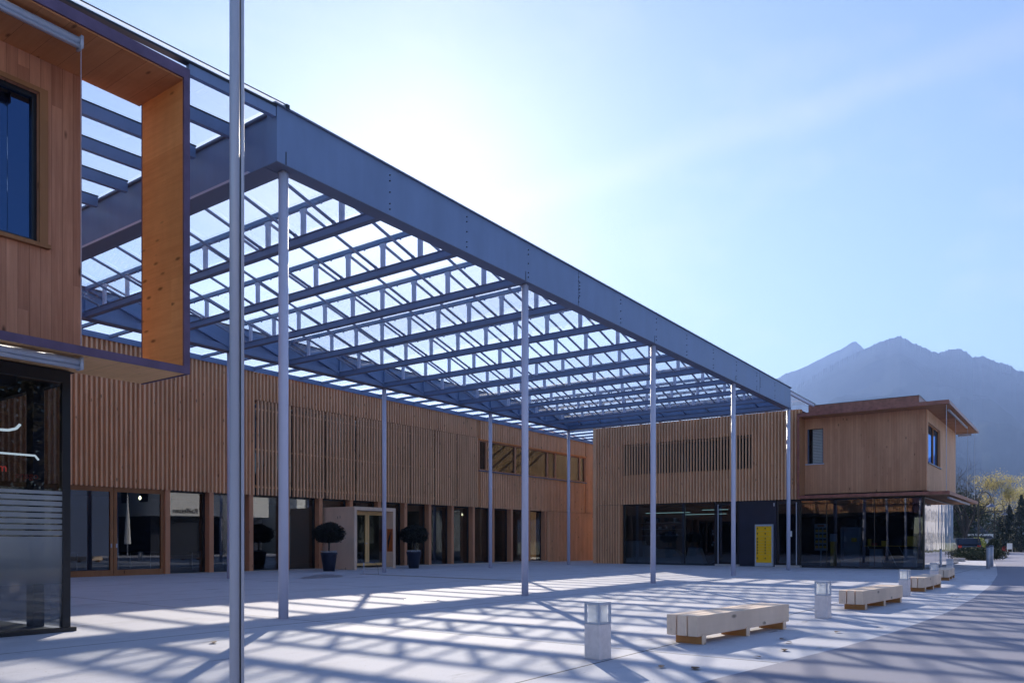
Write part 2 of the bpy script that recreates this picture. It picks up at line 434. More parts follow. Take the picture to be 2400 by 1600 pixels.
near = [(1560,1200),(1700,1120),(1800,1000)]+cr([(400,600),(640,455),(800,370),(900,320),(985,283),(1030,262),(1070,243),(1150,215),(1220,188),(1285,180),(1340,205),(1400,235),(1480,270),(1560,305),(1620,322),(1680,300),(1730,287),(1800,287),(1850,305),(1890,340),(1910,358),(1950,350),(1990,348),(2060,372),(2120,400),(2180,412),(2240,430),(2290,470),(2352,478)])+[(2450,900),(2600,960),(2900,1010),(3300,1110)]
ridge('far_mountain', far, 3000, 900, 3, 1.5)
ridge('mountain', near, 2500, 700, 5, 4.5)

# ------------------------------------------------------------------ haze
mb = MB(); mb.box(-400,4200,-1500,3500,-1.2,1000)
hz = mb.build('haze', [])
n = N('haze_air'); pv = n.n('ShaderNodeVolumePrincipled', {'Color': (.32,.50,1.,1), 'Density': 2.6e-4, 'Anisotropy': .25})
n.t.links.new(pv.outputs[0], n.out.inputs[1]); hz.data.materials.append(n.m); struct(hz, 'stuff')

# ------------------------------------------------------------------ glass canopy
GX = [7.82 + 2.1333*k for k in range(13)]
ZB = 6.93
can = thing('glass_canopy', 'large blue grey steel canopy with sawtooth glass roof on slim round columns over the plaza', 'canopy', (7.82, 9.98, 0))
mb = MB(); mb.box(7.56, 33.36, 9.88, 10.12, ZB+.012, ZB+.86)
mb.cur = 1; mb.box(7.55, 33.37, 9.86, 10.16, ZB, ZB+.012)
mb.box(7.5, 33.42, 9.84, 10.16, ZB+.86, ZB+.885); mb.cur = 2
for k in range(1, 12):
    for z in (.12,.22,.42,.62,.72):
        mb.tube((GX[k], 9.88, ZB+z), (GX[k], 9.862, ZB+z), .013, .011, 6)
for s in (16.35, 29.5):
    mb.box(s-.004, s+.004, 9.877, 9.9, ZB+.02, ZB+.85)
    for z in (.28,.36,.44,.52,.6): mb.tube((s+.05, 9.88, ZB+z), (s+.05, 9.862, ZB+z), .013, .011, 6)
for k in range(5): mb.box(7.82+6.4*k-.1, 7.82+6.4*k-.085, 9.875, 9.9, ZB+.02, ZB+.22)
mb.build('front_beam', [M['steel'], M['steel_dark'], M['black']], can, True)
mb = MB(); mb.box(7.62, 7.84, 10.13, 20.72, ZB+.014, ZB+.80); mb.cur = 1
mb.box(7.55, 7.91, 10.17, 20.72, ZB, ZB+.012); mb.box(7.57, 7.9, 10.17, 20.72, ZB+.80, ZB+.84)
mb.cur = 2
mb.box(7.56, 7.615, 10.6, 12.7, ZB+.014, ZB+.06); mb.box(7.56, 7.615, 13.2, 17.9, ZB+.014, ZB+.06)
mb.build('side_beam', [M['steel'], M['steel_dark'], M['column']], can, True)
mb = MB(); mb.box(33.3, 33.5, 10.18, 20.72, ZB+.014, ZB+.74); mb.cur = 1
mb.box(33.22, 33.56, 10.18, 20.72, ZB, ZB+.012); mb.box(33.25, 33.3, 10.18, 20.7, ZB+.19, ZB+.205)
mb.build('side_beam', [M['steel'], M['steel_dark']], can, True)
mb = MB(); mb.box(7.6, 33.5, 20.78, 20.86, ZB+.014, ZB+.80); mb.box(7.6, 33.5, 20.70, 20.77, ZB+.014, ZB+.2)
mb.cur = 1; mb.box(7.6, 33.55, 20.62, 20.95, ZB-.004, ZB+.012); mb.box(7.6, 33.5, 20.72, 20.92, ZB+.80, ZB+.82)
mb.cur = 2
for k in range(12):
    mb.bar((GX[k]+.05, 20.72, ZB+.74), (GX[k+1]-.05, 20.72, ZB+.10), .11, .03, (0,0,1))
    mb.box(GX[k]-.03, GX[k]+.03, 20.70, 20.79, ZB+.2, ZB+.79)
mb.build('rear_beam', [M['steel'], M['steel_dark'], M['steel']], can, True)
YJ = [10.03 + 1.085*j for j in range(1, 10)]
def post_mb(k, y):
    m = MB(); x = GX[k]
    m.box(x-.03, x+.03, y-.05, y+.05, ZB+.17, ZB+.70)
    m.box(x-.028, x+.028, y-.08, y+.08, ZB+.63, ZB+.70)
    return m
for k in range(1, 12):
    x = GX[k]; mb = MB()
    mb.box(x-.05, x+.05, 10.13, 20.70, ZB+.02, ZB+.165)
    mb.box(x-.045, x+.045, 10.13, 20.70, ZB+.71, ZB+.80)
    mb.cur = 1; mb.box(x-.062, x+.062, 10.14, 20.69, ZB+.008, ZB+.02); mb.box(x-.07, x-.05, 10.14, 20.69, ZB+.15, ZB+.17)
    mb.cur = 2
    for y in YJ: mb.box(x-.03, x-.01, y-.56, y-.52, ZB+.66, ZB+.71)
    if k == 11:
        mb.cur = 0
    tr = mb.build('truss', [M['steel'], M['steel_dark'], M['rod']], can, True)
    if k <= 10:
        for y in YJ: post_mb(k, y).build('truss_post', M['column'], tr, True)
    else:
        m = MB()
        for y in YJ:
            q = post_mb(k, y); m.add(q.v, q.f)
        struct(m.build('truss_post', M['column'], tr, True), 'stuff')
rest = MB()
for k in range(12):
    for y in YJ:
        m = MB() if k < 11 else rest
        m.tube((GX[k]+.02, y+.12, ZB+.775), (GX[k+1]-.07, y+.12, ZB+.175), .031, .031, 8)
        m.tube((GX[k+1]-.12, y+.12, ZB+.19), (GX[k+1]-.055, y+.12, ZB+.165), .038, .038, 8)
        if k < 11: m.build('rafter', M['rod'], can, True, True)
struct(rest.build('rafter', M['rod'], can, True, True), 'stuff')
for k in range(12):
    m = MB(); m.quad((GX[k]-.06,10.14,ZB+.84),(GX[k+1]-.03,10.14,ZB+.24),(GX[k+1]-.03,20.64,ZB+.24),(GX[k]-.06,20.64,ZB+.84))
    m.build('glass_pane', M['roof_glass'], can, True)
def column(x, y):
    m = MB(); m.lathe([(.076, gz(x,y)-.01), (.076, ZB+tiltz(x)-.03), (.05, ZB+tiltz(x)-.028), (.05, ZB+tiltz(x)+.004)], (x, y), 24)
    m.build('column', M['column'], can, False, True)
for k in range(5): column(7.87+6.4*k if k else 7.82, 10.0 if k else 10.06)
for k in range(5): column(7.87+6.4*k if k > 1 else 7.8+6.4*k, 20.8)
# flat glass margins: rear, left and right, each with its own beams
for i in range(34):
    x = 8.4 + 1.0667*i
    m = MB(); m.box(x-.045, x+.045, 20.97, 24.82, ZB+.715, ZB+.80)
    m.build('glazing_beam', M['steel'], can, True)
m = MB(); m.quad((5.25,20.4,ZB+.83),(45.4,20.4,ZB+.83),(45.4,24.9,ZB+.83),(5.25,24.9,ZB+.83)); m.build('glass_margin', M['roof_glass'], can, True)
m = MB(); m.box(5.3, 45.2, 24.825, 24.86, ZB+.63, ZB+.81); m.build('edge_plate', M['steel'], can, True)
def slope_left(m):
    m.v = [(x, y, z-(7.7-x)*.040) for x, y, z in m.v]; return m
for j in range(0, 10):
    y = 10.95 + 1.085*j
    m = MB(); m.box(5.24, 7.54, y-.045, y+.045, ZB+.66, ZB+.85); m.cur = 1; m.box(5.24, 7.55, y-.055, y+.055, ZB+.85, ZB+.868)
    slope_left(m).build('glazing_beam', [M['steel'], M['black']], can, True)
m = MB(); m.box(6.12, 7.54, 9.88, 9.96, ZB+.69, ZB+.85); m.cur = 1; m.box(-3, 7.55, 9.86, 9.97, ZB+.835, ZB+.868)
slope_left(m).build('glazing_beam', [M['steel'], M['black']], can, True)
m = MB(); m.quad((-3,9.84,ZB+.872),(7.6,9.84,ZB+.872),(7.6,20.3,ZB+.872),(-3,20.3,ZB+.872)); slope_left(m).build('glass_margin', M['roof_glass'], can, True)
m = MB(); m.quad((-3,9.855,ZB+.87),(7.70,9.855,ZB+.87),(7.70,9.855,ZB+.922),(-3,9.855,ZB+.922)); slope_left(m).build('glass_edge', M['milk'], can, True)
m = MB(); m.box(-3, 7.70, 9.845, 9.865, ZB+.922, ZB+.93); m.box(7.70, 7.76, 9.83, 9.95, ZB+.86, ZB+.93); slope_left(m).build('edge_trim', M['black'], can, True)
for j in range(0, 10):
    y = 10.95 + 1.085*j
    m = MB(); m.box(33.52, 36.95, y-.04, y+.04, ZB+.56, ZB+.72); m.build('glazing_beam', M['steel'], can, True)
m = MB(); m.box(33.38, 37.0, 9.9, 9.98, ZB+.62, ZB+.76); m.cur = 1; m.box(33.38, 37.2, 9.88, 9.99, ZB+.76, ZB+.775)
m.build('glazing_beam', [M['column'], M['black']], can, True)
m = MB(); m.quad((33.3,9.9,ZB+.78),(37.1,9.9,ZB+.78),(37.1,20.5,ZB+.78),(33.3,20.5,ZB+.78)); m.build('glass_margin', M['roof_glass'], can, True)

# ------------------------------------------------------------------ hall building (rear wing)
hall = thing('hall_building', 'long timber clad building behind the canopy with vertical battens, louvres and dark ground floor glazing', 'building', (24, 25, 0))
def htop(x): return 7.56 - (x-12)*.0032
BP = .155
def battens_x(m, x0, x1, z0, z1f, y0, y1, w=.06):
    i0 = math.ceil(x0/BP); i = i0
    while i*BP + w <= x1:
        x = i*BP; z1 = z1f(x) if callable(z1f) else z1f
        m.box(x, x+w, y0, y1, z0, z1); i += 1
LV0, LV1, LZ = 18.1, 31.36, 6.47
WX0, WX1, WZ0, WZ1 = 31.5, 42.05, 4.82, 6.36
m = MB()
for a, b, c, d in ((-4,LV0,2.95,None),(LV0,LV1,LZ,None),(LV1,WX0,2.95,None),(WX0,WX1,WZ1,None),(WX0,WX1,2.95,WZ0),(WX1,45.5,2.95,None),(37.82,45.5,.02,2.95)):
    m.cur = 1; m.box(a, b, 24.96, 25.16, c, d if d else htop((a+b)/2)-.03); m.cur = 0
    battens_x(m, a, b, c - (.0 if c > 3 else .03), d if d else (lambda x: htop(x)-.03), 24.885, 24.96)
m.build('wall', [M['batten_x'], M['shaded_recess_x']], hall)
m = MB(); m.box(-4, 45.5, 24.87, 24.99, 7.535, 7.56); m.build('coping', M['post'], hall)
m = MB(); m.box(-4, 45.5, 25.16, 37, 7.3, 7.5); m.build('roof', M['roof_dark'], hall)
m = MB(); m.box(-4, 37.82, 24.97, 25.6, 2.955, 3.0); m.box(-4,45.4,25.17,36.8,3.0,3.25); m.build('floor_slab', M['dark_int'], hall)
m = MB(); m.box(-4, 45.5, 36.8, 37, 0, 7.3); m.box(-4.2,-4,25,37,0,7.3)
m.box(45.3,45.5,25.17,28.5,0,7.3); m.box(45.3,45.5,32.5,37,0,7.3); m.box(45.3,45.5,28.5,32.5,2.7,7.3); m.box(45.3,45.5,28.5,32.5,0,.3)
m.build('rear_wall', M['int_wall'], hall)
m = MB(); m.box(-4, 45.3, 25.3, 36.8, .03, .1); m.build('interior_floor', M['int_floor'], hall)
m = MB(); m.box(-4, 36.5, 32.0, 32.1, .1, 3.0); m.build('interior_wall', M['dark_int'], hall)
LM = (LV1-LV0)/8
for k in range(8):
    a = LV0 + LM*k; b = a + LM
    m = MB(); i = 0; nb = 10; st = (LM-.05)/nb
    for i in range(nb):
        x = a+.025+st*i+.03
        m.box(x, x+.055, 24.84, 24.93, 2.93, LZ-.03)
    for z in (3.2, 4.6, 6.1): m.box(a+.03, b-.03, 24.935, 24.96, z, z+.05)
    m.build('louvre_panel', M['batten_x'], hall)
    f = MB(); f.box(a, a+.06, 25.30, 25.38, 3.26, LZ); f.box(b-.06, b-.001, 25.30, 25.38, 3.26, LZ); f.box(a+.06,b-.06,25.30,25.38,3.26,3.34); f.box(a+.06,b-.06,25.30,25.38,LZ-.08,LZ)
    w = f.build('window', M['frame_wood'], hall)
    p = MB(); p.box(a+.06, b-.06, 25.335, 25.345, 3.34, LZ-.08); p.build('pane', M['glass_win'], w)
m = MB(); m.box(LV0, WX1, 27.6, 27.7, 3.26, 7.3); m.build('interior_wall', M['dark_int'], hall)
wm = [31.5, 32.13, 34.67, 37.85, 38.68, 41.42, 42.05]
for a, b in zip(wm, wm[1:]):
    f = MB(); f.box(a,a+.05,24.93,25.08,WZ0,WZ1); f.box(b-.05,b,24.93,25.08,WZ0,WZ1); f.box(a+.05,b-.05,24.93,25.08,WZ0,WZ0+.06); f.box(a+.05,b-.05,24.93,25.08,WZ1-.06,WZ1)
    w = f.build('window', M['post'], hall)
    p = MB(); p.box(a+.05, b-.05, 25.0, 25.01, WZ0+.06, WZ1-.06); p.build('pane', M['glass_win'], w)
m = MB(); m.box(WX0-.05, WX1+.05, 24.84, 24.93, WZ1, WZ1+.05); m.build('window_head', M['panel'], hall)
m = MB(); m.box(WX0-.05, WX1+.05, 24.84, 24.93, WZ0-.05, WZ0); m.build('window_sill', M['alu_dark'], hall)
PX = [14.65 + 1.642*k for k in range(15)]
for x in PX:
    m = MB(); m.box(x-.085, x+.085, 24.93, 25.26, gz(x,25)-.01, 2.955); m.build('post', M['post'], hall)
for a, b in zip(PX, PX[1:]):
    if a < 22.7 < b or abs(a-21.2) < .3: pass
    m = MB(); m.box(a+.085, b-.085, 25.235, 25.25, gz(a,25), 2.955); m.build('shop_pane', M['glass_win'], hall)
    m = MB(); m.box(b-.16, b-.085, 25.2, 25.234, gz(a,25), 2.955); m.box(a+.085, b-.16, 25.2, 25.234, 2.87, 2.955); m.build('pane_frame', M['black'], hall)
m = MB(); m.box(14.5, 37.8, 24.86, 25.2, .02, .112); m.build('threshold', M['concrete'], hall)
for a, b, hx in ((9.5, 11.16, 11.0), (11.18, 12.86, 12.79), (12.88, 14.56, 12.96)):
    f = MB(); f.box(a,a+.1,25.02,25.12,.1,2.94); f.box(b-.1,b,25.02,25.12,.1,2.94); f.box(a+.1,b-.1,25.02,25.12,.1,.29); f.box(a+.1,b-.1,25.02,25.12,2.78,2.94)
    d = f.build('sliding_door', M['frame_wood'], hall)
    p = MB(); p.box(a+.1,b-.1,25.06,25.075,.29,2.78); p.build('pane', M['glass_win'], d)
    h = MB(); h.box(hx-.02,hx+.02,25.005,25.02,1.0,1.13); h.build('handle', M['alu'], d)
# entrance portal
g = .08
f = MB(); f.box(21.5,21.64,23.28,25.18,g,2.58); f.box(23.66,23.8,23.28,25.18,g,2.58); f.box(21.64,23.66,23.28,25.18,2.44,2.58)
pt = f.build('entrance_portal', M['portal'], hall)
for a, b, hx in ((21.66, 22.55, 22.5), (22.56, 23.65, 22.62)):
    f = MB(); f.box(a,a+.1,23.66,23.73,g+.14,2.43); f.box(b-.1,b,23.66,23.73,g+.14,2.43); f.box(a+.1,b-.1,23.66,23.73,g+.14,g+.24); f.box(a+.1,b-.1,23.66,23.73,2.27,2.43)
    d = f.build('door', M['door_wood'], pt)
    p = MB(); p.box(a+.1,b-.1,23.69,23.70,g+.24,2.27); p.build('pane', M['glass_win'], pt)
h = MB(); h.tube((22.5,23.655,1.12),(22.5,23.60,1.12),.012); h.tube((22.5,23.60,1.12),(22.38,23.60,1.12),.012); h.build('door_handle', M['alu'], pt)
m = MB(); m.box(21.64,23.66,23.3,23.72,g-.03,g+.06); m.build('doorstep', M['concrete'], pt)
po = thing('poster', 'orange poster with black arcs fixed inside the timber entrance portal', 'poster', (23.655,23.48,1.2))
m = MB(); m.box(23.64,23.656,23.30,23.62,.78,1.72); m.build('board', M['orange'], po)
m = MB()
for k in range(6):
    pts = [(23.637, 23.32+.02*k+.25*t*(1-.1*k), 1.68-.5*t*t-.07*k) for t in (0,.25,.5,.75,1)]
    m.path(pts, .008, 5)
m.build('arc', M['black'], po)
# tables and lamps inside the hall
tb = thing('table', 'dark table with thin white legs behind the sliding doors of the hall', 'table', (12.2,27.0,.1), 0, 'tables inside the hall')
m = MB(); m.box(-.7,.7,-.4,.4,.70,.73); m.build('tabletop', M['int_floor'], tb, local=True)
for sx in (-.62,.62):
    for sy in (-.33,.33):
        m = MB(); m.tube((sx,sy,0),(sx,sy,.7),.016); m.build('leg', M['alu'], tb, local=True)
dup(tb,(14.9,27.1,.1),.1,'dark table with thin white legs behind the pane right of the sliding doors')
dup(tb,(17.6,26.9,.1),-.1,'dark table with thin white legs behind the pane showing the white wall reflection')
pl = thing('pendant_lamp', 'small glowing bulb hanging behind the right sliding door of the hall', 'lamp', (14.6,26.6,2.95), 0, 'hanging bulbs inside the hall')
m = MB(); m.tube((0,0,0),(0,0,-.18),.006); m.build('cord', M['black'], pl, local=True)
m = MB(); m.lathe([(.01,-.30),(.035,-.27),(.04,-.24),(.02,-.18)], (0,0), 10); m.build('bulb', M['bulb'], pl, local=True)
dup(pl,(31.95,26.4,2.85),0,'small glowing bulb hanging behind the seventh pane from the right end of the hall')

# ------------------------------------------------------------------ shop building (right wing)
shop = thing('shop_building', 'timber clad right wing with projecting copper edged upper box above dark glass shopfront', 'building', (40, 14, 0))
def battens_y(m, y0, y1, z0, z1, x0, x1, w=.065):
    i = math.ceil(y0/BP)
    while i*BP + w <= y1:
        m.box(x0, x1, i*BP, i*BP+w, z0, z1); i += 1
SY0, SY1, SZ0, SZ1 = 12.8, 19.65, 4.66, 6.28
m = MB()
for a, b, c, d in ((10.5,SY0,3.15,7.26),(SY0,SY1,SZ1,7.26),(SY0,SY1,3.15,SZ0),(SY1,21.3,3.15,7.26),(19.7,21.3,.01,3.12)):
    m.cur = 1; m.box(37.05, 37.25, a, b, c, d); m.cur = 0; battens_y(m, a, b, c-(.02 if 3<c<4 else 0), d, 36.98, 37.05)
m.box(36.96,37.26,21.3,21.42,.01,7.27)
m.build('wall', [M['batten_y'], M['shaded_recess_y']], shop)
m = MB(); m.box(37.27, 50, 21.16, 21.34, .01, 7.26); battens_x(m, 37.3, 50, .02, 7.26, 21.34, 21.41); m.build('end_wall', M['end_wood'], shop)
m = MB(); battens_y(m, SY0, SY1, SZ0, SZ1, 36.96, 37.05, .05); m.build('louvre_panel', M['batten_y'], shop)
f = MB(); f.box(37.5,37.56,SY0,SY1,SZ0,SZ0+.07); f.box(37.5,37.56,SY0,SY1,SZ1-.07,SZ1)
for k in range(5): f.box(37.5,37.56,SY0+(SY1-SY0-.07)*k/4,SY0+(SY1-SY0-.07)*k/4+.07,SZ0+.07,SZ1-.07)
w = f.build('window', M['frame_wood'], shop)
p = MB(); p.quad((37.53,SY0,SZ0+.07),(37.53,SY1,SZ0+.07),(37.53,SY1,SZ1-.07),(37.53,SY0,SZ1-.07)); p.build('pane', M['glass_dim'], w)
m = MB(); m.box(37.26,37.5,SY0,SY1,SZ0-.1,SZ0); m.box(37.26,37.5,SY0,SY1,SZ1,SZ1+.1); m.build('window_reveal', M['black'], shop)  # black instead of timber, so the louvre gaps' shade is in the colour
m = MB(); m.box(37.3,50,10.5,21.2,7.05,7.22); m.build('roof', M['roof_dark'], shop)
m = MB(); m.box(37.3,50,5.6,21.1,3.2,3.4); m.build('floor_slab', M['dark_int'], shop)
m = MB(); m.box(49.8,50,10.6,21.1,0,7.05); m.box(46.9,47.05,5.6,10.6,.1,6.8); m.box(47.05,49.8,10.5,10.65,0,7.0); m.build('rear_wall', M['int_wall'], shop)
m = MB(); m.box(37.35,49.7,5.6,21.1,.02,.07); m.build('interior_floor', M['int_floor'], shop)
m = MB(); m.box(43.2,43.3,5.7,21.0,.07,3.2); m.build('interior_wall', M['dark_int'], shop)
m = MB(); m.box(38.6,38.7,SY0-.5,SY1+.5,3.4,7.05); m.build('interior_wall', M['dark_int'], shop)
def pane_y(a, b, x=37.2, z0=.03, z1=3.10, mat='glass_shop'):
    p = MB(); p.box(x, x+.012, a, b, z0, z1); p.build('shop_pane', M[mat], shop)
for a, b in ((16.27,19.6),(14.68,16.23)): pane_y(a, b)
m = MB()
for y0, y1 in ((19.6,19.69),(16.235,16.265),(14.56,14.675)): m.box(37.14,37.24,y0,y1,.02,3.13)
m.box(37.14,37.24,14.7,19.6,3.10,3.14); m.box(37.14,37.24,14.7,19.6,.0,.03); m.build('shopfront_frame', M['black'], shop)
for a, b, hy in ((13.47,14.55,14.47),(10.6,11.64,10.72)):
    f = MB(); f.box(37.16,37.24,a,a+.07,.1,3.1); f.box(37.16,37.24,b-.07,b,.1,3.1); f.box(37.16,37.24,a+.07,b-.07,.1,.2); f.box(37.16,37.24,a+.07,b-.07,2.95,3.1)
    d = f.build('door', M['black'], shop)
    p = MB(); p.box(37.19,37.2,a+.07,b-.07,.2,2.95); p.build('pane', M['glass_shop'], d)
    h = MB(); h.box(37.08,37.11,hy-.02,hy+.02,.12,3.0); h.box(37.11,37.16,hy-.015,hy+.015,.3,.33); h.box(37.11,37.16,hy-.015,hy+.015,2.7,2.73); h.build('pull_bar', M['alu'], d)
    s_ = MB(); s_.box(36.95,37.3,a-.06,b+.03,-.02,.1); s_.build('doorstep', M['concrete'], shop)
m = MB(); m.box(37.14,37.24,11.66,13.45,0,3.13); m.build('wall_panel', M['navy'], shop)
h = MB(); h.tube((37.1,11.75,2.85),(37.1,11.75,3.0),.03,.03,8); h.build('wall_lamp', M['alu'], shop)
h = MB(); h.box(37.182,37.188,10.95,11.2,1.42,1.68); h.build('notice', M['white'], shop)
for a, b in ((9.45,10.57),(7.44,9.43),(5.53,7.42)):
    pane_y(a, b, 37.3, .05, 3.06, 'glass_shop')
m = MB()
for y0, y1 in ((10.57,10.63),(9.43,9.45),(7.42,7.44)): m.box(37.27,37.33,y0,y1,.02,3.08)
m.box(37.25,37.38,5.46,5.53,.02,3.08); m.box(37.24,37.36,5.53,10.57,3.06,3.12); m.box(37.26,37.34,5.53,10.57,.0,.05); m.build('shopfront_frame', M['black'], shop)
for a, b in ((37.4,40.5),(40.52,43.6),(43.62,46.6)):
    p = MB(); p.box(a,b,5.49,5.502,.05,3.06); p.build('shop_pane', M['glass_side'], shop)
m = MB(); m.box(37.4,46.7,5.46,5.56,3.06,3.12); m.build('fascia', M['black'], shop)
# upper box
XW = 37.2
m = MB()
m.box(XW,XW+.2,5.39,9.56,3.36,6.80); m.box(XW,XW+.2,10.28,10.38,3.36,6.80); m.box(XW,XW+.2,9.56,10.28,3.36,4.74); m.box(XW,XW+.2,9.56,10.28,6.33,6.80)
m.build('box_wall', M['board_y'], shop)
m = MB()
m.box(XW+.2,37.68,5.38,5.6,3.36,6.80); m.box(41.2,46.65,5.38,5.6,3.36,6.80); m.box(37.68,41.2,5.38,5.6,3.36,4.58); m.box(37.68,41.2,5.38,5.6,6.3,6.8)
m.build('box_side_wall', M['board_side'], shop)
f = MB(); f.box(XW+.1,XW+.17,9.56,9.62,4.74,6.33); f.box(XW+.1,XW+.17,10.22,10.28,4.74,6.33)
w = f.build('window', M['alu_dark'], shop)
p = MB(); p.quad((XW+.12,9.62,4.74),(XW+.12,10.22,4.74),(XW+.12,10.22,6.33),(XW+.12,9.62,6.33)); p.build('pane', M['glass_light'], w)
p = MB(); p.box(XW-.06,XW,9.52,10.34,4.69,4.74); p.build('sill', M['alu'], w)
p = MB()
for k in range(22): p.prism([(XW+.15,9.62,4.78+.07*k),(XW+.15,10.06,4.78+.07*k),(XW+.19,10.06,4.83+.07*k),(XW+.19,9.62,4.83+.07*k)], (0,0,.008))
p.build('blind', M['white'], w)
f = MB(); f.box(37.68,37.74,5.46,5.54,4.58,6.3); f.box(41.14,41.2,5.46,5.54,4.58,6.3); f.box(39.5,39.62,5.45,5.54,4.64,6.24); f.box(37.74,41.14,5.46,5.54,4.58,4.64); f.box(37.74,41.14,5.46,5.54,6.24,6.3)
w = f.build('window', M['frame_wood'], shop)
p = MB(); p.box(37.74,39.5,5.49,5.5,4.64,6.24); p.box(39.62,41.14,5.49,5.5,4.64,6.24); p.build('pane', M['glass_blue'], w)
p = MB(); p.box(37.62,41.26,5.33,5.38,4.53,4.58); p.build('sill', M['alu_dark'], w)
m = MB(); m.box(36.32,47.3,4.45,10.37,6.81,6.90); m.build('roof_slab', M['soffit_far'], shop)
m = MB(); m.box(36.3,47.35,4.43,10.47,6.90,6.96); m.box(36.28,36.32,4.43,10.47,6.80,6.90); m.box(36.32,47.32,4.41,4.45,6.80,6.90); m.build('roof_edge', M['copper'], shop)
m = MB(); m.box(36.34,37.2,10.38,10.44,3.26,6.80); m.build('frame_panel', M['soffit_far'], shop)  # darker wood than the left panel, its shade put into the colour
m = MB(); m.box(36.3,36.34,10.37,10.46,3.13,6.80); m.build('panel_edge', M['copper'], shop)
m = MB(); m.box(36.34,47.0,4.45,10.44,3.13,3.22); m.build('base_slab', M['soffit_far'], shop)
m = MB(); m.box(36.3,36.34,4.43,10.37,3.12,3.25); m.box(36.34,47.0,4.41,4.45,3.12,3.25); m.box(36.34,47.0,4.45,10.36,3.22,3.26); m.build('base_edge', M['copper'], shop)
m = MB(); m.box(37.6,46,5.72,10.32,6.96,7.45); m.cur = 1; m.box(37.57,46.05,5.7,10.34,7.45,7.47); m.build('parapet', [M['copper'], M['black']], shop)
for x0, x1, z in ((37.75,44.0,6.74),(37.75,45.0,3.05)):
    m = MB(); m.tube((x0,4.62,z),(x1,4.62,z),.05,.05,10); m.box(x0,x1,4.57,4.62,z-.055,z-.015); m.build('awning_cassette', M['alu'], shop, smooth=True)
m = MB(); m.tube((46.9,4.7,6.70),(46.9,5.3,6.70),.05,.05,8); m.build('awning_cassette', M['alu'], shop)
m = MB(); m.tube((36.62,4.56,3.25),(36.62,4.56,6.8),.012,.012,6); m.build('guide_rod', M['alu'], shop)
for x in (39.5, 43.9, 46.9):
    m = MB(); m.tube((x,4.56,3.25),(x,4.56,6.8),.006,.006,5); m.build('guide_wire', M['alu'], shop)

# parcel locker
lk = thing('parcel_locker', 'yellow locker cabinet with small doors in grey frame standing against the navy shop wall', 'locker', (37.1,12.2,.03))
f = MB(); f.box(36.98,37.13,11.78,11.83,.03,2.0); f.box(36.98,37.13,12.57,12.62,.03,2.0); f.box(36.98,37.13,11.83,12.57,1.92,2.0); f.box(36.98,37.13,11.83,12.57,.03,.2); f.box(37.05,37.13,11.83,12.57,.2,1.92)
f.build('frame', M['grey'], lk)
rows = [.2,.58,.72,.85,.98,1.11,1.24,1.43,1.68,1.92]
for z0, z1 in zip(rows, rows[1:]):
    for a, b in ((11.835,12.198),(12.204,12.565)):
        m = MB(); m.box(37.0,37.05,a,b,z0+.004,z1-.004); d = m.build('locker_door', M['yellow'], lk)
        zc = (z0+z1)/2 if z1-z0 < .2 else z0+(z1-z0)*.55
        h = MB(); h.box(36.985,37.0,b-.09,b-.045,zc-.035,zc+.035); h.build('latch', M['black'], d)

# shop interior things
def ceiling_lamp(x, y0, y1, lab, z=2.75):
    t = thing('ceiling_lamp', lab, 'lamp', (x,y0,z), 0, 'tube lamps on the shop ceiling')
    m = MB(); m.tube((x,y0,z),(x,y1,z),.010,.010,8); m.build('tube', M['tube'], t)
    m = MB(); m.box(x-.03,x+.03,y0,y1,z+.02,z+.05); m.build('housing', M['dark_int'], t)
ceiling_lamp(39.6,17.0,19.6,'long tube lamp crossing behind the third front column of the shop')
ceiling_lamp(40.4,15.3,17.6,'tube lamp hanging lowest, right of the dark mullion in the shop', 2.66)
ceiling_lamp(38.8,14.6,16.0,'tube lamp highest, nearest the pull bar of the shop door', 2.82)
ct = thing('display_counter', 'white painted counter with stepped outline inside the shop window', 'counter', (38.2,18,.07))
m = MB(); m.prism([(38.2,20.3,.07),(38.2,16.9,.07),(38.2,16.95,.5),(38.2,17.3,.78),(38.2,18.2,.8),(38.2,18.3,.72),(38.2,18.6,.95),(38.2,19.1,1.0),(38.2,19.15,1.22),(38.2,20.3,1.22)], (.5,0,0)); m.build('front_panel', M['white'], ct)
m = MB(); m.box(38.15,38.75,19.1,20.3,1.22,1.25); m.build('countertop', M['grey'], ct)
c2 = thing('display_counter', 'lower white counter with slanted side right of the third front column', 'counter', (38.2,16,.07))
m = MB(); m.prism([(38.2,16.75,.07),(38.2,15.65,.07),(38.2,15.9,.82),(38.2,16.5,.82),(38.2,16.55,.6)], (.45,0,0)); m.build('front_panel', M['white'], c2)
m = MB(); m.box(38.2,38.6,15.9,16.5,.82,.88); m.build('countertop', M['grey'], c2)
sh = thing('shop_shelf', 'wall shelf with three boards of goods above the white shop counter', 'shelf', (39.6,18.6,.07))
for z in (1.5,1.85,2.2):
    m = MB(); m.box(39.6,39.95,17.6,19.9,z,z+.03); m.build('shelf_board', M['grey'], sh)
m = MB(); m.box(39.96,40.0,17.5,20.0,.07,2.7); m.build('back_panel', M['int_wall'], sh)
rng = random.Random(4)
for z in (1.53,1.88,2.23):
    y = 17.7
    while y < 19.7:
        wd = .08+rng.random()*.2; hh = .08+rng.random()*.18
        if rng.random() < .6:
            m = MB(); m.box(39.62,39.9,y,y+wd,z,z+hh); b = m.build('shop_box', M[rng.choice(['white','grey','pale_wall','navy'])])
            tag(b, 'small packaged goods standing on a wall shelf inside the shop', 'box', 'goods on the shop shelf')
        y += wd+.05
ds = thing('display_stand', 'slim rotating stand with small red and white cards behind the shop door glass', 'display stand', (38.6,15.2,.07))
m = MB(); m.tube((38.6,15.2,.1),(38.6,15.2,2.0),.02); m.build('pole', M['alu'], ds)
m = MB()
